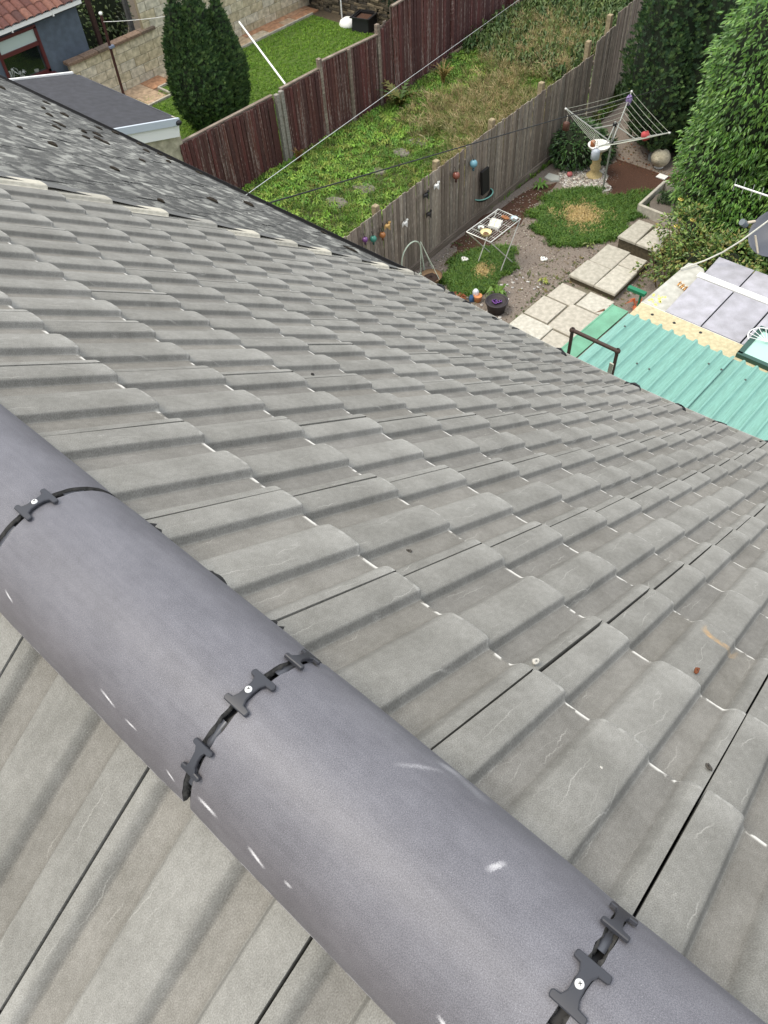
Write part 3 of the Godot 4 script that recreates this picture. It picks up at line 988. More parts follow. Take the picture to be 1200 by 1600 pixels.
# scale-leaved conifer: sprays stand on the skin of several spires round a dark core
func conifer(called: String, label: String, at: Vector3, spires: Array, n: int, cols: Array, size: float, group := "") -> Node3D:
	var t := thing(called, label, "tree", at, 0.0, group)
	var sp := MB.new()
	var g := RandomNumberGenerator.new()
	g.seed = 77
	for i in 9:                              # a flat fan of scale-leaf twigs
		var a := g.randf_range(-0.9, 0.9)
		var y := g.randf_range(0.0, 0.45)
		var L := g.randf_range(0.35, 0.6)
		var z := g.randf_range(-0.12, 0.12)
		var o := Vector3(0, y, z)
		var e := o + Vector3(sin(a) * L, cos(a) * L, z + g.randf_range(-0.1, 0.1))
		var w := Vector3(cos(a), -sin(a), 0.4).normalized() * 0.055
		var k := g.randf_range(0.7, 1.3)
		sp.col = Color(k, k, k)
		var mid := o.lerp(e, 0.55)
		sp.quad(o - w * 0.5, o + w * 0.5, mid + w, mid - w)
		sp.tri(mid - w, mid + w, e)
	var total := 0.0
	for q in spires: total += q[1] * q[2]
	var xf := []
	var co := []
	var core := MB.new()
	for q in spires:                          # [base centre, radius, height, shape]
		var f := FastNoiseLite.new()
		f.seed = int(q[0].x * 100 + q[1] * 1000)
		f.frequency = 1.0
		var prof := func(u: float) -> float: return pow(sin(PI * clampf(0.12 + u * 0.88, 0, 1)), 0.7) * (1.0 if u < 0.35 else lerpf(1.0, q[3], (u - 0.35) / 0.65))
		var cp := []
		for i in 13: cp.append(Vector2(maxf(0.01, q[1] * prof.call(i / 12.0) * 0.80), q[0].y + q[2] * i / 12.0 * 0.97))
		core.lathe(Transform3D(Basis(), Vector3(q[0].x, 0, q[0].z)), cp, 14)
		var cnt := int(n * q[1] * q[2] / total)
		for i in cnt:
			var u := rng.randf()
			if rng.randf() > prof.call(u) + 0.08: u = rng.randf() * 0.7
			var a := rf(0, TAU)
			var o := Vector3(cos(a), 0, sin(a))
			var p: Vector3 = o * q[1]
			var lump := 1.0 + 0.22 * f.get_noise_3d(p.x * 2.2, u * q[2] * 0.9, p.z * 2.2) + 0.12 * f.get_noise_3d(p.x * 7.0, u * q[2] * 2.4, p.z * 7.0)
			var r: float = q[1] * prof.call(u) * lump * rf(0.84, 1.0)
			var up := (Vector3.UP * rf(0.7, 1.1) + o * rf(0.15, 0.6) + Vector3(rf(-0.3, 0.3), 0, rf(-0.3, 0.3))).normalized()
			var ax := up.cross(o + Vector3(rf(-0.8, 0.8), rf(-0.5, 0.5), rf(-0.8, 0.8))).normalized()
			var s := size * rf(0.7, 1.35)
			xf.append(Transform3D(Basis(ax, up, ax.cross(up)).scaled_local(Vector3(s, s, s)), q[0] + Vector3(o.x * r, u * q[2] - size * 0.3, o.z * r)))
			co.append(tint(cols[rng.randi() % cols.size()], 0.3))
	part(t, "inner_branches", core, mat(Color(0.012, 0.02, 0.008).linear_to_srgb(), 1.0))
	copies(t, "foliage", sp, leafmat(0.7, Color(0.05, 0.08, 0.02)), xf, co)
	var tr := MB.new()
	tr.tube([Vector3(0, -0.1, 0), Vector3(0.02, 0.6, 0.0), Vector3(0, 1.6, 0.02)], 0.11, 8, 0.06)
	part(t, "trunk", tr, tmat(srgb(84, 66, 50), tx.grit, 4.0))
	return t
func leaf(L: float, w: float, fold: float) -> MB:
	var m := MB.new()
	var P := [Vector3.ZERO, Vector3(w * 0.5, fold, L * 0.4), Vector3(0, -0.01, L * 0.45), Vector3(-w * 0.5, fold, L * 0.4), Vector3(0, -fold * 1.2, L)]
	m.tri(P[0], P[2], P[1]); m.tri(P[0], P[3], P[2]); m.tri(P[1], P[2], P[4]); m.tri(P[2], P[3], P[4])
	return m
# leafy mass on lumpy ellipsoids: [centre, radii]
func leafy(t: Node3D, called: String, lobes: Array, n: int, lf: MB, cols: Array, s0: float, s1: float, droop: float, core_k := 0.86, lump_f := 2.2, lump_a := 0.2, v := 0.28) -> void:
	var xf := []
	var co := []
	var area := 0.0
	for q in lobes: area += q[1].x * q[1].y + q[1].z * q[1].y
	var core := MB.new()
	for q in lobes:
		var f := FastNoiseLite.new()
		f.seed = int(q[0].x * 991 + q[1].y * 100); f.frequency = 1.0
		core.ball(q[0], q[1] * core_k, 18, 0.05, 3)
		for i in int(n * (q[1].x * q[1].y + q[1].z * q[1].y) / area):
			var d := Vector3(rng.randfn(), rng.randfn(), rng.randfn()).normalized()
			var P: Vector3 = d * q[1]
			var k := 1.0 + lump_a * f.get_noise_3dv(P * lump_f) + lump_a * 0.5 * f.get_noise_3dv(P * lump_f * 3.0)
			var p: Vector3 = q[0] + P * k * rf(0.9, 1.0)
			if p.y < 0.0: continue
			var nn: Vector3 = (d / q[1]).normalized()
			var tip: Vector3 = (nn * rf(0.2, 0.9) + Vector3.DOWN * droop * rf(0.4, 1.2) + Vector3(rf(-0.6, 0.6), rf(-0.3, 0.3), rf(-0.6, 0.6))).normalized()
			var sx: Vector3 = tip.cross(nn + Vector3(rf(-0.4, 0.4), rf(-0.4, 0.4), rf(-0.4, 0.4))).normalized()
			var s := rf(s0, s1)
			xf.append(Transform3D(Basis(sx, tip.cross(sx), tip).scaled_local(Vector3(s, s, s)), p))
			co.append(tint(cols[rng.randi() % cols.size()], v))
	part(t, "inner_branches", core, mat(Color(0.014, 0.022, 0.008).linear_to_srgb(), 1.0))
	copies(t, called, lf, leafmat(0.45, Color(0.12, 0.2, 0.03)), xf, co)

func gardens() -> void:
	far_garden()
	middle_garden()
	near_garden()
	lean_to()

# ---------------------------------------------------------------- fences
var board_shapes := {}
func board(w: float, h: float, s: int) -> ArrayMesh:
	var key := "%.3f %.3f %d" % [w, h, s]
	if not board_shapes.has(key):
		var g := RandomNumberGenerator.new()
		g.seed = s
		var m := MB.new()
		var y1 := h + g.randf_range(-0.012, 0.012)
		var t := 0.016
		var P := PackedVector2Array([Vector2(-w / 2, 0), Vector2(w / 2, 0), Vector2(w / 2 - 0.002, y1 - 0.004), Vector2(-w / 2 + 0.002, y1)])
		var u := g.randf() * 0.6
		var F := []
		for p in P: F.append(Vector3(p.x, p.y, t * (0.5 if p.x < 0 else 0.32)))
		var B := []
		for p in P: B.append(Vector3(p.x, p.y, -t * 0.4))
		var U := [Vector2(u, 1), Vector2(u + 0.4, 1), Vector2(u + 0.4, 0), Vector2(u, 0)]
		m.quad(F[0], F[1], F[2], F[3], U[0], U[1], U[2], U[3])
		m.quad(B[1], B[0], B[3], B[2], U[0], U[1], U[2], U[3])
		m.quad(F[1], B[1], B[2], F[2], U[0], U[0], U[3], U[3])
		m.quad(B[0], F[0], F[3], B[3], U[1], U[1], U[2], U[2])
		m.quad(F[3], F[2], B[2], B[3], U[3], U[2], U[2], U[3])
		board_shapes[key] = m.mesh()
	return board_shapes[key]
# sections: [z0, z1, x0, x1, height of top above datum]
func fence(t: Node3D, sections: Array, bw: float, mats: Array, face: float, back: bool, post_m: Material, gap: float) -> void:
	for s in sections:
		var A := Vector3(s[2], 0, s[0])
		var B := Vector3(s[3], 0, s[1])
		var d := (B - A)
		var L := d.length()
		d = d / L
		var turn := atan2(-d.z, d.x)
		var n := int(L / bw)
		for i in n:
			var p := A + d * (i + 0.5) * bw
			var base := gy(p.x, p.z)
			var top: float = lerpf(s[4], s[5], (i + 0.5) / n)
			var h := snappedf(top - base, 0.01)
			var xf := Transform3D(Basis(Vector3.UP, turn + (PI if face < 0 else 0.0)) * Basis.from_euler(Vector3(rf(-0.006, 0.006), rf(-0.05, 0.05), rf(-0.006, 0.006))), Vector3(p.x, base + rf(-0.012, 0.012), p.z))
			part(t, "board", board(bw - gap, h, rng.randi() % 4), mats[rng.randi() % mats.size()], xf)
		var nrm := Vector3(-d.z, 0, d.x) * (-face)
		for hy in [0.25, 0.8, 1.35]:
			if hy > s[4] - gy(A.x, A.z) - 0.05: continue
			var r := MB.new()
			var a := A + Vector3(0, gy(A.x, A.z) + hy, 0) + nrm * 0.035
			var b := B + Vector3(0, gy(B.x, B.z) + hy, 0) + nrm * 0.035
			r.box(Transform3D(Basis((b - a).normalized(), Vector3.UP, (b - a).normalized().cross(Vector3.UP)), (a + b) / 2), Vector3((b - a).length(), 0.075, 0.035))
			part(t, "rail", r, post_m)
		if back:
			var k := int(L / (bw * 1.3))
			for i in k:
				var p := A + d * (i + 0.5) * bw * 1.3 + nrm * 0.075
				var base := gy(p.x, p.z)
				part(t, "back_board", board(bw * 1.3 - gap, snappedf(lerpf(s[4], s[5], (i + 0.5) / k) - base + 0.01, 0.01), rng.randi() % 4), M.old_wood[rng.randi() % M.old_wood.size()], Transform3D(Basis(Vector3.UP, turn), Vector3(p.x, base, p.z)))

func wire(pts: Array, r: float, sag_: float) -> MB:
	var m := MB.new()
	var P := []
	for i in 13:
		var t := i / 12.0
		var p: Vector3 = pts[0].lerp(pts[1], t)
		p.y -= sag_ * 4.0 * t * (1.0 - t)
		P.append(p)
	m.tube(P, r, 5)
	return m
func pbox(s: Vector3, bev: float) -> MB:
	var m := MB.new()
	m.rect(Transform3D(), s, bev)
	return m
func poly_slab(P: Array, y0: float, y1: float, bev: float) -> MB:
	var m := MB.new()
	var q := PackedVector2Array()
	for p in P: q.append(Vector2(p[0], p[1]))
	m.slab(Transform3D(), q, y0, y1, bev)
	return m

# ---------------------------------------------------------------- far garden: lawn, sandstone patio, block wall, grey house
func far_garden() -> void:
	M.soil = tmat(srgb(108, 74, 56), tx.grit, 1.5, 1.0, tx.nmid, 2.0)
	M.lawn = tmat(srgb(98, 128, 40), tx.grit, 1.2, 1.0)
	structure("lawn", sheet(-18.5, -13.2, -8.3, -17.1, 0.012), M.lawn, "mown lawn between the sandstone patio and the dark red fence", "lawn")
	var gb := blade_clump(10, 0.05, 0.012, 0.07, 0.6, 3)
	var q := scatter(9000, -18.4, -13.2, -17.0, -8.4, func(_x, _z): return 1.0, [lin(112, 150, 40), lin(100, 138, 38), lin(128, 160, 52)], 0.2, 0.7, 1.2, 0.01)
	tag(copies(self, "lawn_grass", gb, leafmat(), q[0], q[1]), "short bright green lawn grass beside the sandstone patio", "grass", "", "stuff")
	# sandstone flags
	var flagm := []
	for c in [srgb(222, 194, 158), srgb(214, 168, 132), srgb(208, 156, 118), srgb(228, 210, 180), srgb(214, 184, 152)]:
		flagm.append(tmat(c, tx.stain, 0.9, 0.85))
	var pt := structure("patio", sheet(-19.1, -17.9, -9.0, -11.35, 0.02), tmat(srgb(150, 128, 104), tx.grit, 2.0), "sandstone flag patio along the foot of the cream block wall", "patio")
	part(pt, "bedding", sheet(-19.1, -18.5, -11.35, -17.2, 0.02), tmat(srgb(150, 128, 104), tx.grit, 2.0))
	var z := -9.0
	var wide := true
	while z > -17.0:
		var dz: float = [0.6, 0.9, 0.45, 0.6][rng.randi() % 4]
		wide = z - dz > -11.5
		var xs := [-19.09, -18.62 + rf(-0.15, 0.15), -17.9] if wide else ([-19.09, -18.52] if rng.randf() < 0.5 else [-19.09, -18.85, -18.52])
		for i in xs.size() - 1:
			part(pt, "flagstone", poly_slab([[xs[i] + 0.006, z - 0.006], [xs[i + 1] - 0.006, z - 0.006], [xs[i + 1] - 0.006, z - dz + 0.006], [xs[i] + 0.006, z - dz + 0.006]], 0.0, 0.042 + rf(-0.003, 0.004), 0.006), flagm[rng.randi() % 5])
		z -= dz
	for e in [[-17.87, -9.0, -17.87, -11.35], [-17.87, -11.38, -18.48, -11.38], [-18.48, -11.4, -18.48, -17.1]]:
		var k := MB.new()
		var a := Vector3(e[0], 0.03, e[1]); var b := Vector3(e[2], 0.03, e[3])
		k.box(Transform3D(Basis(Vector3.UP, atan2(-(b - a).z, (b - a).x)), (a + b) / 2), Vector3((b - a).length(), 0.07, 0.05))
		part(pt, "edging", k, tmat(srgb(214, 206, 190), tx.stain, 1.0))
	# cream block wall
	var bw := thing("block_wall", "cream painted concrete block wall, low by the grey house and taller further along", "wall")
	var bm := []
	for c in [srgb(242, 230, 202), srgb(236, 224, 192), srgb(244, 235, 212), srgb(230, 216, 182)]: bm.append(tmat(c, tx.stain, 0.8, 0.9, tx.nmid, 0.6))
	var core := MB.new()
	core.boxat(Vector3(-19.16, 0.52, -10.65), Vector3(0.085, 1.04, 2.3))
	core.boxat(Vector3(-19.16, 1.5, -14.55), Vector3(0.085, 3.0, 5.5))
	part(bw, "mortar", core, tmat(srgb(196, 182, 150), tx.grit, 3.0))
	var shapes := []
	for L in [0.437, 0.212, 0.33]: shapes.append(pbox(Vector3(0.1, 0.206, L), 0.009).mesh())
	for r in 14:
		var zz := -9.5 - (0.0 if r % 2 == 0 else -0.0)
		if r >= 5: zz = -11.8
		if r % 2: 
			part(bw, "block", shapes[1], bm[rng.randi() % 4], Transform3D(Basis(), Vector3(-19.15 + rf(-0.002, 0.003), 0.004 + r * 0.217, zz - 0.112)))
			zz -= 0.225
		while zz > -17.2:
			var pick := 0
			part(bw, "block", shapes[pick], bm[rng.randi() % 4], Transform3D(Basis.from_euler(Vector3(0, rf(-0.006, 0.006), 0)), Vector3(-19.15 + rf(-0.003, 0.004), 0.004 + r * 0.217, zz - 0.224)))
			zz -= 0.45
	zz_coping(bw)
	# grey rendered house with a red-brown window and pantiles
	var gh := thing("grey_house", "blue-grey rendered house with a dark red framed window under red-brown pantiles", "house")
	var w := MB.new()
	var X := -19.42
	w.boxat(Vector3(X - 0.15, 1.1, -6.0), Vector3(0.3, 2.2, 4.1))
	w.boxat(Vector3(X - 0.15, 1.1, -9.75), Vector3(0.3, 2.2, 1.16))
	w.boxat(Vector3(X - 0.15, 0.5, -8.61), Vector3(0.3, 1.0, 1.12))
	w.boxat(Vector3(X - 0.15, 2.09, -8.61), Vector3(0.3, 0.22, 1.12))
	w.boxat(Vector3(X - 3.3, 1.1, -10.18), Vector3(6.0, 2.2, 0.3))
	part(gh, "wall", w, tmat(srgb(92, 103, 116), tx.soft, 0.9, 0.9))
	var room := MB.new()
	room.boxat(Vector3(X - 1.4, 1.5, -8.6), Vector3(0.05, 2.2, 2.4))
	room.boxat(Vector3(X - 0.8, 2.25, -8.6), Vector3(1.3, 0.04, 2.4))
	room.boxat(Vector3(X - 0.8, 0.9, -8.6), Vector3(1.3, 0.04, 2.4))
	part(gh, "room", room, mat(srgb(30, 28, 27), 0.9))
	var wi := MB.new()
	for b in [[Vector3(-8.61, 2.0, 0), Vector3(1.12, 0.07, 0)], [Vector3(-8.61, 1.03, 0), Vector3(1.12, 0.08, 0)], [Vector3(-8.085, 1.5, 0), Vector3(0.07, 0.98, 0)], [Vector3(-9.135, 1.5, 0), Vector3(0.07, 0.98, 0)], [Vector3(-8.61, 1.66, 0), Vector3(1.0, 0.08, 0)]]:
		wi.boxat(Vector3(X - 0.02, b[0].y, b[0].x), Vector3(0.08, b[1].y, b[1].x))
	var win := part(gh, "window", wi, mat(srgb(84, 34, 36), 0.45))
	var sl := MB.new()
	sl.boxat(Vector3(X + 0.05, 0.96, -8.61), Vector3(0.14, 0.05, 1.25))
	part(win, "sill", sl, mat(srgb(84, 34, 36), 0.5))
	var g1 := MB.new()
	g1.boxat(Vector3(X - 0.03, 1.83, -8.61), Vector3(0.012, 0.28, 0.98))
	part(win, "frosted_pane", g1, mat(srgb(176, 190, 184), 0.3))
	var glass := mat(Color(0.2, 0.24, 0.24, 0.10), 0.03)
	glass.transparency = BaseMaterial3D.TRANSPARENCY_ALPHA
	var g2 := MB.new()
	g2.boxat(Vector3(X - 0.03, 1.345, -8.61), Vector3(0.01, 0.56, 0.98))
	part(win, "pane", g2, glass)
	for k in 3:
		var pz: float = [-8.3, -8.55, -8.95][k]
		var pl := thing("potted_plant", ["leafy potted plant at the near end behind the dark red framed window", "pale potted plant in the middle behind the dark red framed window", "small white pot at the far end behind the dark red framed window"][k], "plant", Vector3(X - 0.3, 0.93, pz))
		var po := MB.new()
		po.lathe(Transform3D(), [Vector2(0.001, 0.0), Vector2(0.045, 0.0), Vector2(0.06, 0.11), Vector2(0.05, 0.11), Vector2(0.045, 0.09), Vector2(0.001, 0.09)], 12)
		part(pl, "pot", po, mat(srgb(214, 212, 204), 0.5))
		if k < 2: part(pl, "leaves", rosette(9, [0.22, 0.16][k], 0.05, 1.1, 70 + k), leafmat(), Transform3D(Basis(), Vector3(0, 0.1, 0)))
	var gut := MB.new()
	gut.boxat(Vector3(X + 0.16, 2.19, -7.2), Vector3(0.11, 0.09, 6.4))
	part(gh, "gutter", gut, M.white)
	for b in 5:
		var br := MB.new()
		br.boxat(Vector3(X + 0.16, 2.17, -5.2 - b * 1.1), Vector3(0.125, 0.12, 0.03))
		part(gh, "gutter_bracket", br, M.white)
	var eb := MB.new()
	eb.boxat(Vector3(X + 0.02, 2.12, -7.2), Vector3(0.2, 0.05, 6.4))
	part(gh, "soffit", eb, mat(srgb(52, 48, 48), 0.7))
	var rs := MB.new()
	rs.quad(Vector3(X + 0.18, 2.2, -4.0), Vector3(X + 0.18, 2.2, -10.42), Vector3(X - 3.5, 4.1, -10.42), Vector3(X - 3.5, 4.1, -4.0))
	part(gh, "roof_underlay", rs, M.felt)
	var pm := []
	for c in [srgb(132, 84, 72), srgb(112, 68, 60), srgb(150, 102, 86), srgb(98, 62, 56)]: pm.append(tmat(c, tx.stain, 2.0, 0.85))
	var tile := MB.new()
	var rows := []
	for i in 5:
		var line := PackedVector3Array()
		for k in 9:
			var a := PI * k / 8.0
			line.append(Vector3(0.1 * cos(a) * 1.05, 0.075 * sin(a) + 0.012 * (4 - i) / 4.0, 0.36 * i / 4.0))
		rows.append(line)
	tile.grid(rows, false, true)
	var tilem := tile.mesh()
	var th := atan2(1.9, 3.68)
	for c in 6:
		for k in 31:
			var ez := Vector3(-cos(th), sin(th), 0)
			var ex := Vector3(0, 0, 1)
			var ey := ez.cross(ex)
			part(gh, "pantile", tilem, pm[rng.randi() % 4], Transform3D(Basis(ex, ey, ez), Vector3(X + 0.22, 2.2, -4.1 - k * 0.205) + ez * c * 0.3 + ey * 0.02))
	# planting behind the low wall
	var hb := thing("garden_shrub", "leafy green shrub showing over the low cream wall beside the grey house", "shrub", Vector3(-20.4, 0, -11.2))
	leafy(hb, "foliage", [[Vector3(-0.4, 1.3, -0.4), Vector3(0.8, 1.3, 0.9)], [Vector3(-0.1, 0.9, 0.5), Vector3(0.6, 1.0, 0.6)]], 2600, leaf(0.09, 0.05, 0.01), [lin(76, 92, 48), lin(92, 106, 60), lin(58, 74, 40)], 0.8, 1.5, 0.5)
	for k in 2:
		var ps := MB.new()
		ps.boxat(Vector3.UP * 1.3, Vector3(0.1, 2.6, 0.1))
		solo("timber_post", ["dark timber post behind the low wall by the grey house corner", "grey timber post behind the low wall where it turns tall"][k], "post", ps, tmat([srgb(70, 44, 36), srgb(104, 104, 104)][k], tx.stain, 2.0)).position = [Vector3(-19.55, 0, -10.75), Vector3(-19.5, 0, -11.72)][k]
	# washing line post, line and prop
	var wp := thing("washing_line_post", "rust brown steel washing line post with a white cap before the block wall", "post", Vector3(-18.62, 0, -10.42))
	var m := MB.new()
	m.tube([Vector3(0, -0.1, 0), Vector3(0.0, 2.0, -0.05)], 0.033, 10)
	part(wp, "pole", m, tmat(srgb(82, 42, 38), tx.stain, 3.0, 0.6))
	m = MB.new(); m.ball(Vector3(0, 2.02, -0.05), Vector3(0.045, 0.045, 0.045), 10)
	part(wp, "cap", m, M.white)
	m = MB.new(); m.boxat(Vector3(0.03, 1.3, -0.06), Vector3(0.08, 0.05, 0.12))
	part(wp, "cleat", m, mat(srgb(120, 130, 150), 0.5))
	solo("washing_line", "thin white washing line from the rust brown post to the far conifer", "line", wire([Vector3(-18.6, 1.85, -10.46), Vector3(-16.3, 2.2, -11.6)], 0.006, 0.05), M.white)
	m = MB.new(); m.tube([Vector3(-13.2, 1.5, -11.2), Vector3(-15.55, 1.95, -12.1)], 0.022, 8)
	solo("line_prop", "white pole leaning from the far conifer to the dark red fence top", "pole", m, M.white)
	conifer("conifer_tree", "three-pointed dark green conifer on the lawn behind the dark red fence", Vector3(-15.85, 0, -11.05), [[Vector3(0.05, 0, 0.05), 0.86, 2.4, 0.55], [Vector3(-0.3, 0.2, 0.2), 0.52, 2.75, 0.4], [Vector3(0.08, 0.2, -0.05), 0.58, 2.9, 0.4], [Vector3(0.4, 0.2, -0.4), 0.48, 2.6, 0.35]], 15000, [lin(66, 94, 52), lin(80, 110, 58), lin(56, 82, 48), lin(94, 122, 66)], 0.125)
	conifer("cypress_tree", "smooth blue-green cypress at the end of the far lawn", Vector3(-15.55, 0, -18.1), [[Vector3(0, 0, 0), 0.85, 3.4, 0.5], [Vector3(0.55, 0, -0.5), 0.7, 3.0, 0.5]], 6000, [lin(36, 68, 48), lin(42, 76, 52), lin(30, 58, 44)], 0.11)
	# stone wall and oddments at the lawn's end
	var sw := thing("stone_wall", "rough grey-brown stacked stone wall at the end of the far lawn", "wall")
	m = MB.new(); m.boxat(Vector3(-17.0, 0.55, -17.72), Vector3(4.3, 1.1, 0.22))
	part(sw, "rubble_core", m, tmat(srgb(60, 54, 46), tx.grit, 3.0))
	var smm := []
	for c in [srgb(128, 114, 92), srgb(104, 94, 78), srgb(146, 132, 108), srgb(92, 84, 74)]: smm.append(tmat(c, tx.stain, 2.0, 0.95, tx.nmid, 1.0))
	var ss := []
	for k in 5: ss.append(pbox(Vector3(rf(0.2, 0.4), rf(0.06, 0.075), 0.14), 0.012).mesh())
	for r in 14:
		var x := -19.1 + rf(0, 0.2)
		while x < -14.9:
			var L := rf(0.2, 0.42)
			part(sw, "stone", ss[rng.randi() % 5], smm[rng.randi() % 4], Transform3D(Basis.from_euler(Vector3(rf(-0.1, 0.1), rf(-0.12, 0.12), rf(-0.05, 0.05))), Vector3(x + L / 2, r * 0.078, -17.58 + rf(-0.03, 0.02))))
			x += L
	m = MB.new(); m.rect(Transform3D(Basis(), Vector3(-18.95, 0.42, -17.4)), Vector3(0.75, 0.05, 0.4), 0.01)
	solo("sandstone_step", "buff sandstone slab set against the stacked stone wall", "slab", m, flagm[0])
	m = MB.new(); m.tube([Vector3(-17.6, 0, -17.42), Vector3(-17.6, 1.6, -17.45)], 0.022, 8)
	solo("white_pipe", "slim white pipe standing against the stacked stone wall", "pipe", m, M.white)
	m = MB.new()
	m.lathe(Transform3D(Basis(), Vector3(-17.05, 0.02, -17.1)), [Vector2(0.24, 0.0), Vector2(0.26, 0.04), Vector2(0.22, 0.13), Vector2(0.12, 0.19), Vector2(0.001, 0.2)], 20)
	solo("white_bowl", "white upturned bowl on the ground beside the black planter", "bowl", m, M.white)
	var pl2 := thing("black_planter", "square black plastic planter of soil beside the white bowl", "planter", Vector3(-16.5, 0, -17.2), 0.25)
	m = MB.new()
	for e in 4:
		m.box(Transform3D(Basis(Vector3.UP, e * PI / 2)) * Transform3D(Basis.from_euler(Vector3(-0.12, 0, 0)), Vector3(0, 0.18, 0.25)), Vector3(0.52, 0.36, 0.02))
		m.box(Transform3D(Basis(Vector3.UP, e * PI / 2), Vector3(0, 0.36, 0)) * Transform3D(Basis(), Vector3(0, 0, 0.28)), Vector3(0.6, 0.03, 0.04))
	part(pl2, "tub", m, mat(srgb(30, 30, 32), 0.5))
	m = MB.new(); m.boxat(Vector3(0, 0.29, 0), Vector3(0.46, 0.03, 0.46))
	part(pl2, "soil", m, M.soil)
	# flat-roofed outbuilding
	var ob := thing("outbuilding", "flat-roofed outbuilding with black felt roof, white fascia and stained cream wall", "shed")
	m = MB.new()
	m.boxat(Vector3(-14.7, 0.9, -8.06), Vector3(3.26, 1.8, 0.12))
	m.boxat(Vector3(-13.11, 1.0, -6.1), Vector3(0.12, 2.0, 4.25))
	m.boxat(Vector3(-16.27, 0.9, -6.05), Vector3(0.12, 1.8, 4.1))
	part(ob, "wall", m, tmat(srgb(214, 206, 180), tx.stain, 0.7))
	var P := func(x: float, zz: float, y: float) -> Vector3: return Vector3(x, y + 2.0 + (zz + 8.2) * 0.25, zz)
	m = MB.new()
	rows = []
	for i in 9:
		var line := PackedVector3Array()
		for k in 9: line.append(P.call(lerpf(-16.42, -12.98, k / 8.0), lerpf(-8.2, -3.4, i / 8.0), 0.006 * sin(k * 1.7 + i)))
		rows.append(line)
	m.grid(rows)
	rows = []
	for i in 2: rows.append(PackedVector3Array([P.call(-16.42, [-8.2, -3.4][i], -0.06), P.call(-12.98, [-8.2, -3.4][i], -0.06)]))
	m.grid(rows, false, true)
	part(ob, "felt_roof", m, tmat(srgb(66, 66, 72), tx.stain, 0.7, 0.75))
	m = MB.new(); m.box(Transform3D(Basis.from_euler(Vector3(-atan(0.25), 0, 0)), P.call(-12.955, -5.9, -0.04)), Vector3(0.05, 0.13, 4.75))
	part(ob, "drip_edge", m, mat(srgb(186, 194, 202), 0.5))
	m = MB.new(); m.box(Transform3D(Basis.from_euler(Vector3(-atan(0.25), 0, 0)), P.call(-12.99, -5.9, -0.22)), Vector3(0.03, 0.22, 4.7))
	part(ob, "fascia", m, M.white)
	m = MB.new(); m.boxat(Vector3(-14.7, 1.9, -8.245), Vector3(3.3, 0.16, 0.03))
	part(ob, "eaves_board", m, mat(srgb(60, 60, 64), 0.6))
	m = MB.new()
	m.box(Transform3D(Basis.from_euler(Vector3(-atan(0.25), 0, 0)), P.call(-16.44, -5.9, 0.0)), Vector3(0.06, 0.07, 4.7))
	part(ob, "verge_trim", m, M.white)
	m = MB.new(); m.ball(Vector3(-12.93, 1.95, -8.18), Vector3(0.06, 0.05, 0.07), 8, 0.1, 2)
	part(ob, "gutter_outlet", m, M.black)
	# dark red fence
	M.old_wood = []
	for k in 3:
		var ow := mat(Color.WHITE, 0.95)
		ow.albedo_texture = board_texture(60 + k, srgb(118, 104, 92), srgb(150, 140, 126), 0.5)
		M.old_wood.append(ow)
	var rw := []
	for k in 6:
		var b := mat(Color.WHITE, 0.8)
		b.albedo_texture = board_texture(80 + k * 3, [srgb(86, 50, 45), srgb(76, 43, 40), srgb(94, 56, 49), srgb(82, 52, 47), srgb(70, 41, 39), srgb(90, 47, 44)][k], srgb(142, 128, 122), [0.42, 0.36, 0.5, 0.44, 0.34, 0.4][k])
		rw.append(b)
	var f := thing("dark_red_fence", "tall dark red-brown close-boarded fence with flaking paint and grey posts", "fence")
	fence(f, [[-8.13, -10.7, -13.02, -13.04, 1.5, 1.46], [-10.95, -12.15, -13.04, -13.06, 1.5, 1.5], [-12.15, -14.1, -13.07, -13.1, 1.62, 1.56], [-14.1, -14.6, -13.1, -13.12, 1.6, 1.75], [-14.6, -24.5, -13.1, -13.5, 1.98, 2.6]], 0.098, rw, 1.0, true, rw[3], 0.006)
	for k in 7:
		var pz: float = [-10.76, -10.9, -12.15, -13.05, -14.1, -16.9, -19.5][k]
		m = MB.new()
		m.rect(Transform3D(), Vector3(0.09, [1.5, 1.52, 1.72, 1.62, 1.78, 2.2, 2.5][k] - (0 if k < 5 else 0), 0.09), 0.008)
		part(f, "post", m, tmat(srgb(176, 170, 160), tx.stain, 2.0) if k in [0, 1] else (M.old_wood[k % 3] if k in [2, 3, 4] else rw[0]), Transform3D(Basis(), Vector3(lerpf(-13.0, -13.35, (-pz - 8) / 16.0) + (0.035 if k in [0, 1, 3] else 0.0), 0, pz)))
	for e in [[-8.13, -10.7, 1.5, 1.48], [-10.95, -12.15, 1.52, 1.52], [-12.2, -14.1, 1.64, 1.58], [-14.6, -18.5, 2.0, 2.24]]:
		m = MB.new()
		var a := Vector3(-13.09, e[2], e[0]); var b := Vector3(-13.12, e[3], e[1])
		m.box(Transform3D(Basis(Vector3.UP, PI / 2), (a + b) / 2) * Transform3D(Basis.from_euler(Vector3(0, 0, atan2(b.y - a.y, -(b.z - a.z)))), Vector3.ZERO), Vector3((b - a).length(), 0.03, 0.075))
		part(f, "capping", m, M.old_wood[1])

func zz_coping(bw: Node3D) -> void:
	var cm := [tmat(srgb(150, 124, 104), tx.stain, 2.0), tmat(srgb(134, 116, 100), tx.stain, 2.0)]
	var z := -9.45
	while z > -11.75:
		var m := MB.new()
		m.rect(Transform3D(Basis.from_euler(Vector3(rf(-0.02, 0.02), rf(-0.02, 0.02), rf(-0.03, 0.03))), Vector3(-19.15, 1.088, z - 0.22)), Vector3(0.24, 0.07, 0.435), 0.012)
		part(bw, "coping", m, cm[rng.randi() % 2])
		z -= 0.445

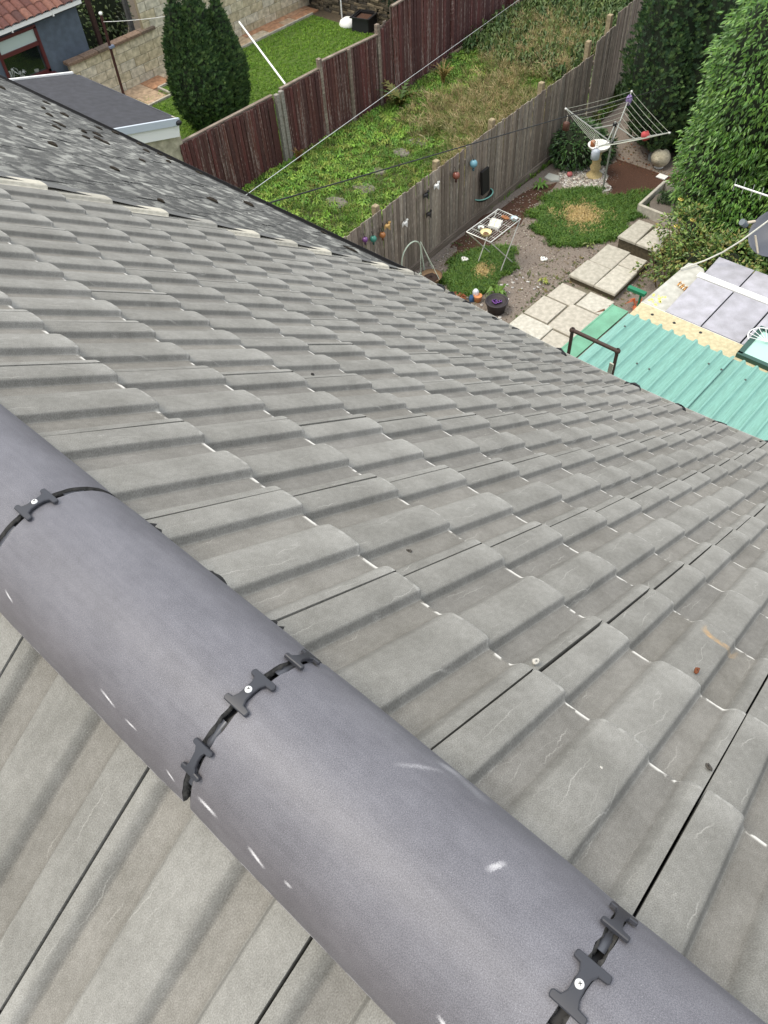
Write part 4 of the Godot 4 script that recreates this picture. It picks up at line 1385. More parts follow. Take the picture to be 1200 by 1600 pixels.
# ---------------------------------------------------------------- middle garden: overgrown
func middle_garden() -> void:
	structure("rough_ground", sheet(-13.0, -8.25, -5.0, -26.0, 0.012), tmat(srgb(84, 92, 44), tx.grit, 0.9, 1.0), "overgrown ground between the dark red fence and the grey fence", "ground")
	var f := FastNoiseLite.new()
	f.seed = 5; f.frequency = 0.35
	var tan_ := func(x: float, z: float) -> float:
		var a := Vector2((x + 10.2) / 1.7, (z + 15.0) / 1.5).length()
		var b := Vector2((x + 11.2) / 1.3, (z + 18.2) / 1.5).length()
		var c := Vector2((x + 9.3) / 0.8, (z + 13.3) / 1.2).length()
		return clampf(1.35 - minf(a, minf(b, c)) + 0.5 * f.get_noise_2d(x * 2, z * 2), 0, 1)
	var weedy := func(x: float, z: float) -> float:
		var edge := smoothstep(2.6, 0.3, x + 13.0)
		return clampf(0.16 + edge * 0.75 + 0.9 * f.get_noise_2d(x * 1.6 + 40, z * 1.6) + smoothstep(-9.8, -8.0, z) * 0.8 + smoothstep(-17.0, -20.0, z) * 0.5 - tan_.call(x, z) * 0.7, 0, 1)
	var q := scatter(14000, -13.0, -8.25, -25.0, -6.0, func(x, z): return clampf(1.0 - 0.8 * tan_.call(x, z) + 0.5 * f.get_noise_2d(x * 3 + 9, z * 3), 0, 1), [lin(106, 146, 44), lin(92, 132, 42), lin(120, 152, 54), lin(86, 116, 42), lin(138, 142, 70)], 0.25, 0.6, 1.25, 0.005)
	tag(copies(self, "rough_grass", blade_clump(14, 0.12, 0.011, 0.09, 0.7, 8), leafmat(), q[0], q[1]), "uncut green grass over the overgrown middle garden", "grass", "", "stuff")
	q = scatter(3600, -13.0, -8.3, -25.0, -6.0, weedy, [lin(124, 164, 54), lin(110, 152, 50), lin(140, 172, 66), lin(94, 136, 48), lin(134, 150, 62)], 0.22, 0.6, 1.5, 0.0)
	tag(copies(self, "broad_leaf_weeds", rosette(12, 0.09, 0.03, 0.8, 4), leafmat(), q[0], q[1]), "bright green broad-leaved weeds thick along the dark red fence", "weeds", "", "stuff")
	q = scatter(2800, -13.0, -8.3, -25.0, -17.0, func(x, z): return 0.9 - 0.5 * tan_.call(x, z), [lin(76, 98, 44), lin(62, 86, 40), lin(88, 104, 50)], 0.25, 1.0, 2.2, 0.0)
	tag(copies(self, "bramble_cover", rosette(20, 0.085, 0.03, 1.6, 14), leafmat(), q[0], q[1]), "tangled dark green brambles at the top of the middle garden", "brambles", "", "stuff")
	q = scatter(3600, -12.8, -8.3, -22.0, -11.0, tan_, [lin(166, 148, 108), lin(150, 134, 96), lin(182, 166, 126), lin(120, 118, 70), lin(98, 116, 52), lin(106, 122, 58)], 0.2, 0.7, 1.3, 0.0)
	for i in q[0].size():
		q[0][i].basis = Basis.from_euler(Vector3(rf(0.2, 0.9), rf(-0.8, 0.5), 0)) * Basis(Vector3.UP, rf(0, TAU)) * Basis().scaled(Vector3.ONE * rf(0.8, 1.4))
	tag(copies(self, "dry_grass", blade_clump(16, 0.30, 0.008, 0.08, 0.55, 21), leafmat(0.8, Color(0.3, 0.25, 0.12)), q[0], q[1]), "long straw-coloured dry grass flattened beside the grey fence", "grass", "", "stuff")
	var stm := tmat(srgb(142, 134, 126), tx.stain, 1.5, 0.95, tx.nmid, 1.0)
	var spots := [[-10.81, -10.96, 0.27, "largest flat grey stone, in the middle of the rough grass"], [-11.17, -12.59, 0.2, "flat grey stone second furthest up the rough grass"], [-11.03, -11.67, 0.16, "small flat grey stone between two larger ones in the rough grass"], [-11.18, -13.11, 0.22, "flat grey stone furthest up the rough grass"], [-10.95, -10.2, 0.24, "flat grey stone nearest the roof in the rough grass"]]
	for s in spots:
		var m := MB.new()
		var P := []
		for i in 9:
			var a := TAU * i / 9
			var r: float = s[2] * rf(0.8, 1.15)
			P.append([cos(a) * r * 1.1, sin(a) * r * 0.85])
		solo("stepping_stone", s[3], "stone", poly_slab(P, -0.03, 0.055, 0.02), stm, "flat stones in the rough grass").position = on(s[0], s[1])
	# fern-like shrub and docks by the fence
	for k in 3:
		var t := thing("fern_plant", ["large arching brown-green fern against the dark red fence", "wispy tall dry weed beside the fern at the dark red fence", "thin reddish dock plant by the grey posts of the dark red fence"][k], "plant", on([-12.62, -12.4, -12.75][k], [-14.2, -15.6, -10.9][k]))
		var m := MB.new()
		for i in [26, 30, 12][k]:
			var a := rf(0, TAU)
			var L: float = rf(0.5, 0.95) * [1.0, 1.0, 0.7][k]
			var d := Vector3(cos(a), 0, sin(a))
			var sd := Vector3(-d.z, 0, d.x)
			var c := rf(0.7, 1.3)
			m.col = [lin(112, 108, 52), lin(150, 130, 78), lin(120, 92, 50)][k] * Color(c, c, c)
			if rng.randf() < 0.4 and k == 0: m.col = lin(76, 100, 44)
			var prev := Vector3.ZERO
			for j in range(1, 9):
				var u := j / 8.0
				var p: Vector3 = d * L * (0.15 * u + 0.55 * u * u) * [1.0, 0.5, 0.4][k] + Vector3.UP * L * (u * 1.15 - 0.55 * u * u)
				var wd: float = [0.11, 0.02, 0.05][k] * sin(PI * (0.15 + 0.85 * u)) + 0.008
				m.tri(prev, p, p + sd * wd + d * 0.03); m.tri(prev, p - sd * wd + d * 0.03, p)
				m.quad(prev - sd * 0.004, prev + sd * 0.004, p + sd * 0.004, p - sd * 0.004)
				prev = p
		part(t, "fronds", m, leafmat())
	# grey fence
	var gw := []
	for k in 6:
		var b := mat(Color.WHITE, 0.9)
		b.albedo_texture = board_texture(120 + k * 3, [srgb(126, 114, 102), srgb(136, 124, 111), srgb(116, 106, 94), srgb(142, 131, 117), srgb(124, 115, 104), srgb(110, 99, 88)][k], srgb(172, 162, 148), [0.4, 0.45, 0.38, 0.5, 0.44, 0.36][k])
		gw.append(b)
	M.grey_boards = gw
	var fe := thing("grey_fence", "weathered grey-brown close-boarded fence between the two nearer gardens", "fence")
	fence(fe, [[-5.0, -15.75, -7.9, -8.42, 1.7, 1.68], [-15.75, -16.6, -8.42, -8.48, 1.9, 1.95], [-16.6, -20.0, -8.48, -8.75, 2.16, 2.25]], 0.094, gw, 1.0, false, gw[2], 0.005)
	for pz in [-7.0, -8.55, -10.3, -12.1, -13.9, -15.75, -16.6, -18.3]:
		var m := MB.new()
		var h := 1.73 if pz > -15.7 else (1.87 if pz > -16.5 else 2.1)
		m.rect(Transform3D(), Vector3(0.1, h, 0.1), 0.01)
		part(fe, "post", m, tmat(srgb(190, 172, 138), tx.stain, 2.0), Transform3D(Basis(), Vector3(lerpf(-7.9, -8.75, (-pz - 5.0) / 15.0) - 0.1, 0, pz)))
	var gb := MB.new()
	var a0 := Vector3(-7.88, 0.07, -5.0); var b0 := Vector3(-8.38, 0.07, -15.7)
	gb.box(Transform3D(Basis(Vector3.UP, atan2(-(b0 - a0).z, (b0 - a0).x)), (a0 + b0) / 2), Vector3((b0 - a0).length(), 0.15, 0.04))
	part(fe, "gravel_board", gb, gw[5])
	# wires
	solo("white_cable", "white cable running from the slate roof eaves out over the overgrown garden", "cable", wire([slate_pt(-4.93, 4.4, 0.0), Vector3(-12.6, 0.95 + 0.1, -20.2)], 0.003, 0.0), mat(srgb(196, 198, 196), 0.6))
	var wp := MB.new(); wp.boxat(Vector3(0, 0.9, 0), Vector3(0.09, 1.9, 0.09))
	solo("cable_post", "timber post that holds the far end of the white cable", "post", wp, M.old_wood[0]).position = on(-12.65, -20.25, -0.3)
	solo("black_wire", "thin black wire crossing the gardens from the slate roof to the dark conifer", "wire", wire([slate_pt(-4.7, 4.4, 0.0), Vector3(-6.3, 1.75, -15.2)], 0.007, 0.0), M.black)

# ---------------------------------------------------------------- near garden
func near_garden() -> void:
	var gravel := tmat(srgb(172, 158, 146), tx.grit, 1.6, 1.0, tx.nmid, 1.5)
	structure("gravel_yard", sheet(-8.2, -2.6, -3.4, -20.0, 0.012), gravel, "grey-brown gritty yard of the garden behind the slate-roofed house", "ground")
	structure("soil_bed", patch(-6.2, -15.0, 1.15, 1.35, 0.022, 4), M.soil, "bare red-brown soil under the dark conifer beside the hedge", "ground")
	structure("soil_strip", patch(-7.75, -11.6, 0.35, 1.6, 0.022, 14), M.soil, "dark soil strip along the foot of the grey fence", "ground")
	# gravel and pebbles
	var peb := MB.new()
	peb.ball(Vector3.ZERO, Vector3(0.022, 0.013, 0.018), 6, 0.3, 3)
	var q := scatter(3200, -8.0, -4.5, -13.0, -7.5, func(x, z): return 0.9 if x < -5.6 or z < -11 else 0.2, [lin(158, 146, 134), lin(132, 120, 108), lin(186, 178, 168), lin(110, 98, 88)], 0.2, 0.4, 1.0, 0.016)
	tag(copies(self, "loose_gravel", peb, mat(Color.WHITE, 0.9), q[0], q[1]), "loose grey-brown gravel over the yard between the grass patches", "gravel", "", "stuff")
	q = scatter(1300, -7.9, -6.6, -14.9, -13.5, func(x, z): return 1.0 if Vector2((x + 7.25) / 0.62, (z + 14.1) / 0.62).length() < 1 else 0.0, [lin(206, 200, 190), lin(184, 176, 164), lin(160, 150, 140), lin(222, 218, 210)], 0.15, 0.9, 2.0, 0.02)
	tag(copies(self, "white_pebbles", peb, mat(Color.WHITE, 0.8), q[0], q[1]), "bed of white pebbles round the foot of the bird bath", "pebbles", "", "stuff")
	q = scatter(70, -7.6, -5.9, -10.6, -9.0, func(_x, _z): return 1.0, [lin(226, 224, 220), lin(206, 200, 196)], 0.1, 0.8, 1.7, 0.02)
	tag(copies(self, "white_chippings", peb, mat(Color.WHITE, 0.8), q[0], q[1]), "scattered white chippings on the yard by the eaves", "gravel", "", "stuff")
	# leaf litter and twigs on the bare soil
	q = scatter(900, -7.6, -4.9, -16.5, -13.2, func(x, z): return 1.0 if Vector2((x + 6.2) / 1.3, (z + 15.0) / 1.5).length() < 1 else 0.0, [lin(120, 72, 44), lin(92, 60, 42), lin(146, 98, 62), lin(70, 52, 40), lin(104, 92, 58)], 0.25, 0.25, 0.7, 0.03)
	tag(copies(self, "leaf_litter", leaf(0.1, 0.045, 0.008), leafmat(0.9, Color(0.1, 0.05, 0.02)), q[0], q[1]), "brown leaf litter strewn over the bare soil under the dark conifer", "leaf litter", "", "stuff")
	q = scatter(500, -8.05, -7.3, -13.4, -9.0, func(_x, _z): return 1.0, [lin(92, 74, 54), lin(120, 104, 84), lin(74, 92, 44), lin(150, 138, 124)], 0.25, 0.25, 0.7, 0.03)
	tag(copies(self, "soil_debris", leaf(0.09, 0.05, 0.01), leafmat(0.9, Color(0.1, 0.05, 0.02)), q[0], q[1]), "scraps of leaf and twig along the foot of the grey fence", "leaf litter", "", "stuff")
	# grass patches
	var gb := blade_clump(14, 0.11, 0.012, 0.07, 0.7, 31)
	var gp := [[-6.55, -12.75, 0.92, 1.0, "round patch of long green grass with a straw-coloured middle"], [-7.12, -10.15, 0.52, 0.85, "oval patch of green grass under the wire clothes airer"], [-5.85, -13.9, 0.5, 0.5, "thin mossy grass patch between the soil and the stone steps"]]
	for k in 3:
		var p: Array = gp[k]
		q = scatter([3600, 2000, 500][k], p[0] - p[2] * 1.2, p[0] + p[2] * 1.2, p[1] - p[3] * 1.2, p[1] + p[3] * 1.2, func(x, z): return smoothstep(1.12, 0.85, Vector2((x - p[0]) / p[2], (z - p[1]) / p[3]).length() + 0.12 * sin(x * 9 + z * 7)), [lin(82, 118, 38), lin(70, 106, 36), lin(98, 128, 44)], 0.22, 0.6, 1.2, 0.012)
		if k < 2:
			var cx: float = [-6.58, -6.98][k]
			var cz: float = [-12.75, -10.1][k]
			var rr: float = [0.36, 0.16][k]
			for i in q[0].size():
				var o: Vector3 = q[0][i].origin
				var d := Vector2(o.x - cx, o.z - cz).length() / rr * rf(0.55, 1.6) + 0.25 * sin(o.x * 17.0) * cos(o.z * 13.0)
				if d < 1.0: q[1][i] = lin(206, 180, 124) * Color(1, 1, 1) * rf(0.7, 1.15)
		tag(copies(self, "grass_patch", gb, leafmat(), q[0], q[1]), p[4], "grass", "", "stuff")
	# concrete slab path and steps
	var sm := []
	for c in [srgb(228, 222, 208), srgb(221, 214, 200), srgb(233, 228, 215), srgb(214, 208, 194)]: sm.append(tmat(c, tx.slab, 0.9, 0.95, tx.nfine, 0.6))
	var path := structure("slab_path", patch(-5.15, -9.6, 0.62, 1.3, 0.016, 71, 0.05), tmat(srgb(164, 156, 136), tx.grit, 2.0), "path of pale worn concrete slabs beside the green roof", "path")
	for s in [[-5.72, -5.2, -8.1, -8.9], [-5.18, -4.55, -8.1, -8.75], [-5.72, -5.05, -8.92, -9.55], [-5.03, -4.5, -8.77, -9.5], [-5.7, -5.2, -9.57, -10.2], [-5.18, -4.55, -9.52, -10.3], [-5.65, -5.12, -10.22, -10.72], [-5.1, -4.6, -10.32, -10.8]]:
		var r := func() -> float: return rf(-0.012, 0.012)
		part(path, "slab", poly_slab([[s[0] + r.call(), s[2] - 0.008], [s[1] - 0.012 + r.call(), s[2] - 0.008], [s[1] - 0.012 + r.call(), s[3] + 0.006], [s[0] + r.call(), s[3] + 0.006]], 0.0, 0.045 + rf(-0.006, 0.008), 0.008), sm[rng.randi() % 4])
	var steps := [[-5.62, -4.64, -10.84, -12.12, 0.16, "lower broad step of pale cracked concrete slabs up the garden"], [-5.46, -4.6, -12.22, -12.98, 0.3, "upper narrow step of pale concrete slabs beside the yellow flowering bush"]]
	for k in 2:
		var s: Array = steps[k]
		var t := thing("slab_step", s[5], "step", Vector3.ZERO, 0.0, "")
		var y: float = s[4]
		var b := MB.new()
		b.boxat(Vector3((s[0] + s[1]) / 2, y / 2 - 0.02, (s[2] + s[3]) / 2), Vector3(s[1] - s[0] - 0.06, y - 0.04, s[2] - s[3] - 0.06))
		part(t, "plinth", b, tmat(srgb(120, 108, 86), tx.stain, 2.0))
		var xm: float = lerpf(s[0], s[1], [0.55, 0.45][k])
		var zm: float = lerpf(s[2], s[3], 0.55)
		var cells := [[s[0], xm, s[2], zm + 0.1], [xm, s[1], s[2], zm - 0.1], [s[0] + 0.05, xm, zm + 0.1, s[3]], [xm, s[1] - 0.04, zm - 0.1, s[3] + 0.05]] if k == 0 else [[s[0], xm, s[2], s[3] + 0.03], [xm, s[1], s[2], s[3]]]
		for c in cells:
			part(t, "slab", poly_slab([[c[0] + 0.006, c[2] - 0.006], [c[1] - 0.006, c[2] - 0.006], [c[1] - 0.006 - rf(0, 0.02), c[3] + 0.006], [c[0] + 0.006 + rf(0, 0.03), c[3] + 0.006 + rf(0, 0.03)]], y - 0.045, y + rf(0, 0.01), 0.012), sm[rng.randi() % 4])
	q = scatter(260, -5.85, -4.4, -13.1, -8.0, func(x, z): return 1.0 if absf(x + 5.72) < 0.12 or absf(x + 4.53) < 0.1 or absf(z + 10.82) < 0.06 or absf(z + 12.17) < 0.06 else 0.05, [lin(86, 104, 50), lin(110, 120, 62), lin(74, 88, 44), lin(130, 118, 76)], 0.25, 0.3, 0.8, 0.01)
	tag(copies(self, "joint_weeds", rosette(8, 0.07, 0.025, 0.9, 51), leafmat(), q[0], q[1]), "small weeds and moss along the edges of the concrete slabs", "weeds", "", "stuff")
	q = scatter(420, -8.0, -5.7, -13.6, -8.6, func(x, z): return clampf(0.5 + 0.9 * sin(x * 3.1 + 1.0) * cos(z * 2.3), 0, 1), [lin(96, 112, 52), lin(120, 124, 66), lin(80, 96, 46), lin(140, 126, 84)], 0.25, 0.25, 0.75, 0.01)
	tag(copies(self, "yard_weeds", blade_clump(9, 0.07, 0.012, 0.05, 0.9, 52), leafmat(), q[0], q[1]), "sparse low weeds coming through the gritty yard", "weeds", "", "stuff")
	var rb := thing("raised_bed", "low stone-kerbed gravel bed with a small dark plant beside the hedge", "bed")
	for e in [[-5.75, -13.55, -4.65, -13.5], [-5.75, -13.55, -5.78, -14.6], [-5.78, -14.6, -4.7, -14.6]]:
		var m := MB.new()
		var a := Vector3(e[0], 0.12, e[1]); var b := Vector3(e[2], 0.12, e[3])
		m.rect(Transform3D(Basis(Vector3.UP, atan2(-(b - a).z, (b - a).x)), (a + b) / 2 - Vector3(0, 0.12, 0)), Vector3((b - a).length(), 0.22, 0.06), 0.012)
		part(rb, "kerb", m, sm[0])
	part(rb, "gravel_fill", patch(-5.2, -14.05, 0.5, 0.5, 0.14, 6, 0.05), tmat(srgb(150, 140, 130), tx.grit, 2.5, 1.0))
	q = scatter(60, -5.6, -5.1, -14.4, -13.9, func(_x, _z): return 1.0, [lin(52, 74, 44), lin(62, 86, 48)], 0.2, 0.5, 0.9, 0.12)
	copies(rb, "dark_plant", blade_clump(12, 0.2, 0.02, 0.08, 0.8, 5), leafmat(), q[0], q[1])
	# trees and shrubs
	conifer("yew_tree", "broad dark green conifer of upright sprays at the end of the grey fence", Vector3(-6.85, 0.05, -15.95), [[Vector3(0, 0.25, 0), 0.86, 4.2, 0.7], [Vector3(0.75, 0.1, -0.1), 0.72, 3.6, 0.6], [Vector3(0.25, 0.3, 0.42), 0.6, 2.5, 0.6], [Vector3(0.3, 0.4, -0.8), 0.9, 4.6, 0.6], [Vector3(1.2, 0.2, -0.9), 0.8, 4.0, 0.6]], 15000, [lin(76, 106, 68), lin(90, 122, 72), lin(64, 92, 62), lin(104, 132, 76)], 0.13)
	var hd := thing("laurel_hedge", "tall bulging bright green leafy hedge on the right of the garden", "hedge", Vector3(-3.75, 0, -13.75))
	leafy(hd, "foliage", [[Vector3(-0.25, 1.5, -0.1), Vector3(1.25, 1.75, 1.15)], [Vector3(0.1, 2.9, -0.2), Vector3(1.5, 1.9, 1.35)], [Vector3(1.3, 2.2, 0.1), Vector3(1.3, 2.3, 1.3)], [Vector3(0.3, 0.9, 0.35), Vector3(1.15, 1.1, 0.8)]], 50000, leaf(0.092, 0.036, 0.01), [lin(94, 134, 54), lin(82, 120, 50), lin(110, 148, 64), lin(70, 104, 46)], 0.75, 1.3, 1.0)
	var sb := thing("evergreen_shrub", "low rounded dark green shrub at the foot of the grey fence", "shrub", on(-7.85, -14.55))
	leafy(sb, "foliage", [[Vector3(0.0, 0.35, 0.0), Vector3(0.5, 0.5, 0.62)], [Vector3(0.25, 0.22, -0.3), Vector3(0.4, 0.35, 0.5)]], 2600, leaf(0.1, 0.035, 0.01), [lin(54, 84, 40), lin(66, 98, 46), lin(44, 72, 38)], 0.7, 1.2, 0.6)
	var rz := thing("rose_bush", "straggly rose bush with pale yellow blooms between the hedge and the shed roof", "shrub", Vector3(-4.1, 0, -12.2))
	leafy(rz, "foliage", [[Vector3(-0.15, 0.7, -0.35), Vector3(0.5, 0.45, 0.5)], [Vector3(0.35, 0.65, 0.3), Vector3(0.55, 0.5, 0.5)], [Vector3(0.9, 0.8, 0.3), Vector3(0.5, 0.5, 0.6)], [Vector3(1.25, 0.75, 0.9), Vector3(0.4, 0.5, 0.5)], [Vector3(0.35, 0.4, 0.3), Vector3(0.9, 0.35, 0.6)], [Vector3(-0.1, 0.45, -0.3), Vector3(0.3, 0.3, 0.3)]], 6500, leaf(0.085, 0.05, 0.008), [lin(108, 132, 58), lin(88, 116, 52), lin(130, 148, 78), lin(134, 128, 70), lin(72, 98, 48)], 0.6, 1.1, 0.3, 0.35, 3.0, 0.5, 0.2)
	var stems := MB.new()
	for i in 14:
		stems.col = lin(98, 84, 52)
		var a := Vector3(rf(-0.2, 1.2), 0, rf(-0.3, 0.8))
		stems.tube([a, a + Vector3(rf(-0.2, 0.2), 0.6, rf(-0.2, 0.2)), a + Vector3(rf(-0.4, 0.4), rf(0.9, 1.4), rf(-0.4, 0.4))], 0.012, 5, 0.004)
	part(rz, "stems", stems, mat(Color.WHITE, 0.8))
	for p in [Vector3(-0.62, 0.95, -0.75), Vector3(-0.32, 0.85, -0.1), Vector3(-0.1, 1.0, -0.2)]:
		var b := MB.new()
		for k in 7:
			var a := TAU * k / 7
			b.ball(p + Vector3(cos(a) * 0.03, 0.01, sin(a) * 0.03), Vector3(0.03, 0.02, 0.03), 6)
		b.ball(p + Vector3(0, 0.02, 0), Vector3(0.025, 0.02, 0.025), 6)
		part(rz, "bloom", b, mat(srgb(240, 222, 120), 0.7))
	for p in [[-6.38, -9.72, 0.24, 12, "large leafy weed beside the round black flower pot", lin(98, 130, 52)], [-5.95, -10.55, 0.13, 9, "small yellow-green weed alone on the gravel beside the slab path", lin(140, 148, 60)], [-6.9, -9.2, 0.2, 9, "rust-brown dying plant near the eaves by the hanging basket", lin(132, 76, 44)], [-4.35, -10.25, 0.3, 16, "clump of brown dead leaves beside the corner of the cream roof edge", lin(104, 70, 46)], [-4.2, -10.9, 0.22, 12, "orange-red foliage plant beside the slab steps", lin(168, 84, 44)], [-7.85, -13.2, 0.2, 12, "low green weeds at the foot of the grey fence near the shrub", lin(92, 128, 50)], [-5.9, -12.0, 0.14, 8, "small pale weed in the gravel between grass patch and step", lin(116, 126, 70)]]:
		var t := thing("weed_plant", p[4], "plant", on(p[0], p[1], 0.01))
		var r := rosette(p[3], p[2], p[2] * 0.32, 0.7, int(p[2] * 1000))
		for i in r.c.size(): r.c[i] = r.c[i] * p[5]
		part(t, "leaves", r, leafmat())
	# clothes airer with bird food
	var steel := mat(srgb(206, 206, 200), 0.35, 0.3)
	var ai := thing("clothes_airer", "white folding wire clothes airer used as a bird table", "airer", Vector3(-6.99, 0, -10.33))
	var m := MB.new()
	m.tube([Vector3(-0.27, 0.9, 0.45), Vector3(0.27, 0.9, 0.45), Vector3(0.27, 0.9, -0.46), Vector3(-0.25, 0.9, -0.48), Vector3(-0.27, 0.9, 0.45)], 0.012, 6)
	part(ai, "frame", m, steel)
	for i in 10:
		m = MB.new()
		var x := -0.22 + i * 0.049
		m.tube([Vector3(x, 0.902, 0.44), Vector3(x, 0.902, -0.46)], 0.0035, 4)
		part(ai, "wire", m, steel)
	for i in 4:
		m = MB.new()
		m.tube([Vector3(-0.26, 0.898, 0.3 - i * 0.22), Vector3(0.26, 0.898, 0.3 - i * 0.22)], 0.005, 4)
		part(ai, "crossbar", m, steel)
	for x in [-0.26, 0.26]:
		for s in [[0.45, -0.38], [-0.46, 0.1]]:
			m = MB.new()
			m.tube([Vector3(x, 0.9, s[0]), Vector3(x, 0.0, s[1])], 0.011, 6)
			part(ai, "leg", m, steel)
	var dish := func(called: String, label: String, cat: String, p: Vector3, r: float, h: float, c: Color) -> void:
		var d := MB.new()
		d.lathe(Transform3D(), [Vector2(0.001, 0.006), Vector2(r * 0.72, 0.006), Vector2(r * 0.97, h), Vector2(r, h), Vector2(r * 0.78, 0.0), Vector2(0.001, 0.0)], 22)
		var t := thing(called, label, cat, p)
		part(t, "rim", d, mat(c, 0.45))
		var fd := MB.new()
		fd.ball(Vector3(0, 0.012, 0), Vector3(r * 0.5, 0.016, r * 0.45), 10, 0.5, int(r * 1000))
		part(t, "food", fd, mat(srgb(110, 82, 60), 0.9))
	dish.call("food_bowl", "round cream bowl of seed on the near end of the wire airer", "bowl", Vector3(-6.93, 0.91, -10.02), 0.105, 0.05, srgb(232, 214, 160))
	dish.call("plastic_dish", "small clear bluish dish on the far corner of the wire airer", "dish", Vector3(-6.79, 0.91, -10.68), 0.065, 0.05, srgb(206, 224, 228))
	dish.call("plastic_dish", "pale round dish beside the white tray on the wire airer", "dish", Vector3(-7.1, 0.91, -10.1), 0.06, 0.04, srgb(214, 220, 214))
	for k in 2:
		var t := thing("bread_tray", ["white oblong tray of bread in the middle of the wire airer", "smaller white tray of bread behind the first on the wire airer"][k], "tray", Vector3([-6.95, -7.0][k], 0.908, [-10.3, -10.42][k]), 0.2)
		m = MB.new()
		m.rect(Transform3D(), Vector3(0.2, 0.012, 0.12), 0.003)
		for e in [[0.1, 0, 0.008, 0.12], [-0.1, 0, 0.008, 0.12], [0, 0.06, 0.2, 0.008], [0, -0.06, 0.2, 0.008]]: m.boxat(Vector3(e[0], 0.02, e[1]), Vector3(e[2], 0.04, e[3]))
		part(t, "tray", m, M.white)
		for i in 2:
			m = MB.new(); m.boxat(Vector3(-0.045 + 0.09 * i, 0.026, 0), Vector3(0.075, 0.022, 0.085), 0.15)
			part(t, "bread_slice", m, mat(srgb(236, 226, 200), 0.9))
	m = MB.new(); m.ball(Vector3(-6.95, 0.93, -10.63), Vector3(0.1, 0.022, 0.05), 10, 0.4, 8)
	solo("bread_crusts", "heap of brown crusts at the far end of the wire airer", "bread", m, mat(srgb(150, 100, 64), 0.9))
	# rotary dryer
	var dr := thing("rotary_dryer", "steel rotary clothes dryer with four raised arms and white lines", "clothes dryer", on(-6.79, -13.94))
	var al := mat(srgb(160, 163, 156), 0.5, 0.3)
	var line_m := mat(srgb(164, 166, 152), 0.7)
	m = MB.new(); m.tube([Vector3.ZERO, Vector3(0.03, 1.0, 0.03), Vector3(0.03, 1.42, 0.03)], 0.019, 8)
	part(dr, "pole", m, al)
	m = MB.new(); m.lathe(Transform3D(Basis(), Vector3(0.03, 1.0, 0.03)), [Vector2(0.02, -0.03), Vector2(0.045, -0.03), Vector2(0.045, 0.03), Vector2(0.02, 0.03)], 10)
	m.lathe(Transform3D(Basis(), Vector3(0.03, 1.36, 0.03)), [Vector2(0.02, -0.03), Vector2(0.04, -0.03), Vector2(0.04, 0.03), Vector2(0.02, 0.03)], 10)
	part(dr, "hub", m, M.black)
	var tips := [Vector3(-0.95, 1.5, 0.28), Vector3(-0.24, 1.55, -0.98), Vector3(1.14, 1.5, -0.02), Vector3(0.22, 1.36, 0.95)]
	var hub := Vector3(0.03, 1.0, 0.03)
	for i in 4:
		m = MB.new(); m.tube([hub, tips[i]], 0.014, 6)
		var arm := part(dr, "arm", m, al)
		m = MB.new(); m.tube([Vector3(0.03, 1.36, 0.03), hub.lerp(tips[i], 0.42)], 0.010, 6)
		part(arm, "strut", m, al)
		m = MB.new(); m.ball(tips[i], Vector3(0.025, 0.025, 0.025), 8)
		part(arm, "end_cap", m, M.white)
		for k in 7:
			var u := 1.0 - k * 0.1
			part(dr, "line", wire([hub.lerp(tips[i], u), hub.lerp(tips[(i + 1) % 4], u)], 0.0038, 0.02), line_m)
	m = MB.new(); m.ball(Vector3.ZERO, Vector3(0.085, 0.09, 0.08), 10, 0.35, 5)
	solo("peg_bag", "red peg bag hanging from an arm of the rotary dryer", "bag", m, mat(srgb(186, 76, 78), 0.8)).position = on(-6.12, -13.98, 1.3)
	m = MB.new(); m.ball(Vector3.ZERO, Vector3(0.07, 0.1, 0.07), 10, 0.5, 6)
	solo("cloth_flower", "pink and blue cloth flower tied near the top arm of the rotary dryer", "ornament", m, mat(srgb(150, 130, 176), 0.8)).position = on(-6.98, -14.75, 1.46)
	var feeder := func(label: String, p: Vector3, c: Color, c2: Color, r: float) -> void:
		var t := thing("hanging_feeder", label, "bird feeder", p)
		var b := MB.new()
		b.lathe(Transform3D(), [Vector2(0.001, -r * 1.3), Vector2(r, -r * 1.1), Vector2(r, r * 0.8), Vector2(r * 0.5, r * 1.2), Vector2(0.001, r * 1.3)], 12)
		part(t, "body", b, mat(c, 0.6))
		b = MB.new()
		b.tube([Vector3(0, r * 1.2, 0), Vector3(0, r * 3.0, 0)], 0.006, 5)
		part(t, "hook", b, mat(c2, 0.5))
	feeder.call("brown round bird feeder hanging from the left arm of the rotary dryer", on(-7.66, -13.62, 1.2), srgb(86, 56, 44), srgb(236, 226, 206), 0.07)
	feeder.call("light blue-grey tin feeder hanging above the bird bath", on(-6.92, -13.62, 0.85), srgb(196, 204, 214), srgb(160, 160, 160), 0.085)
	feeder.call("orange-brown feeder with white cap beside the blue-grey tin feeder", on(-7.0, -13.6, 1.05), srgb(190, 120, 80), srgb(240, 236, 226), 0.05)
	# bird bath
	var bb := thing("bird_bath", "white bird bath bowl on a yellowed ornate pedestal", "bird bath", on(-7.2, -14.25))
	m = MB.new()
	m.lathe(Transform3D(), [Vector2(0.001, 0), Vector2(0.17, 0.0), Vector2(0.17, 0.05), Vector2(0.11, 0.08), Vector2(0.09, 0.16), Vector2(0.12, 0.22), Vector2(0.08, 0.3), Vector2(0.1, 0.38), Vector2(0.075, 0.46), Vector2(0.1, 0.56), Vector2(0.07, 0.6)], 14)
	part(bb, "pedestal", m, tmat(srgb(226, 204, 150), tx.stain, 4.0))
	m = MB.new()
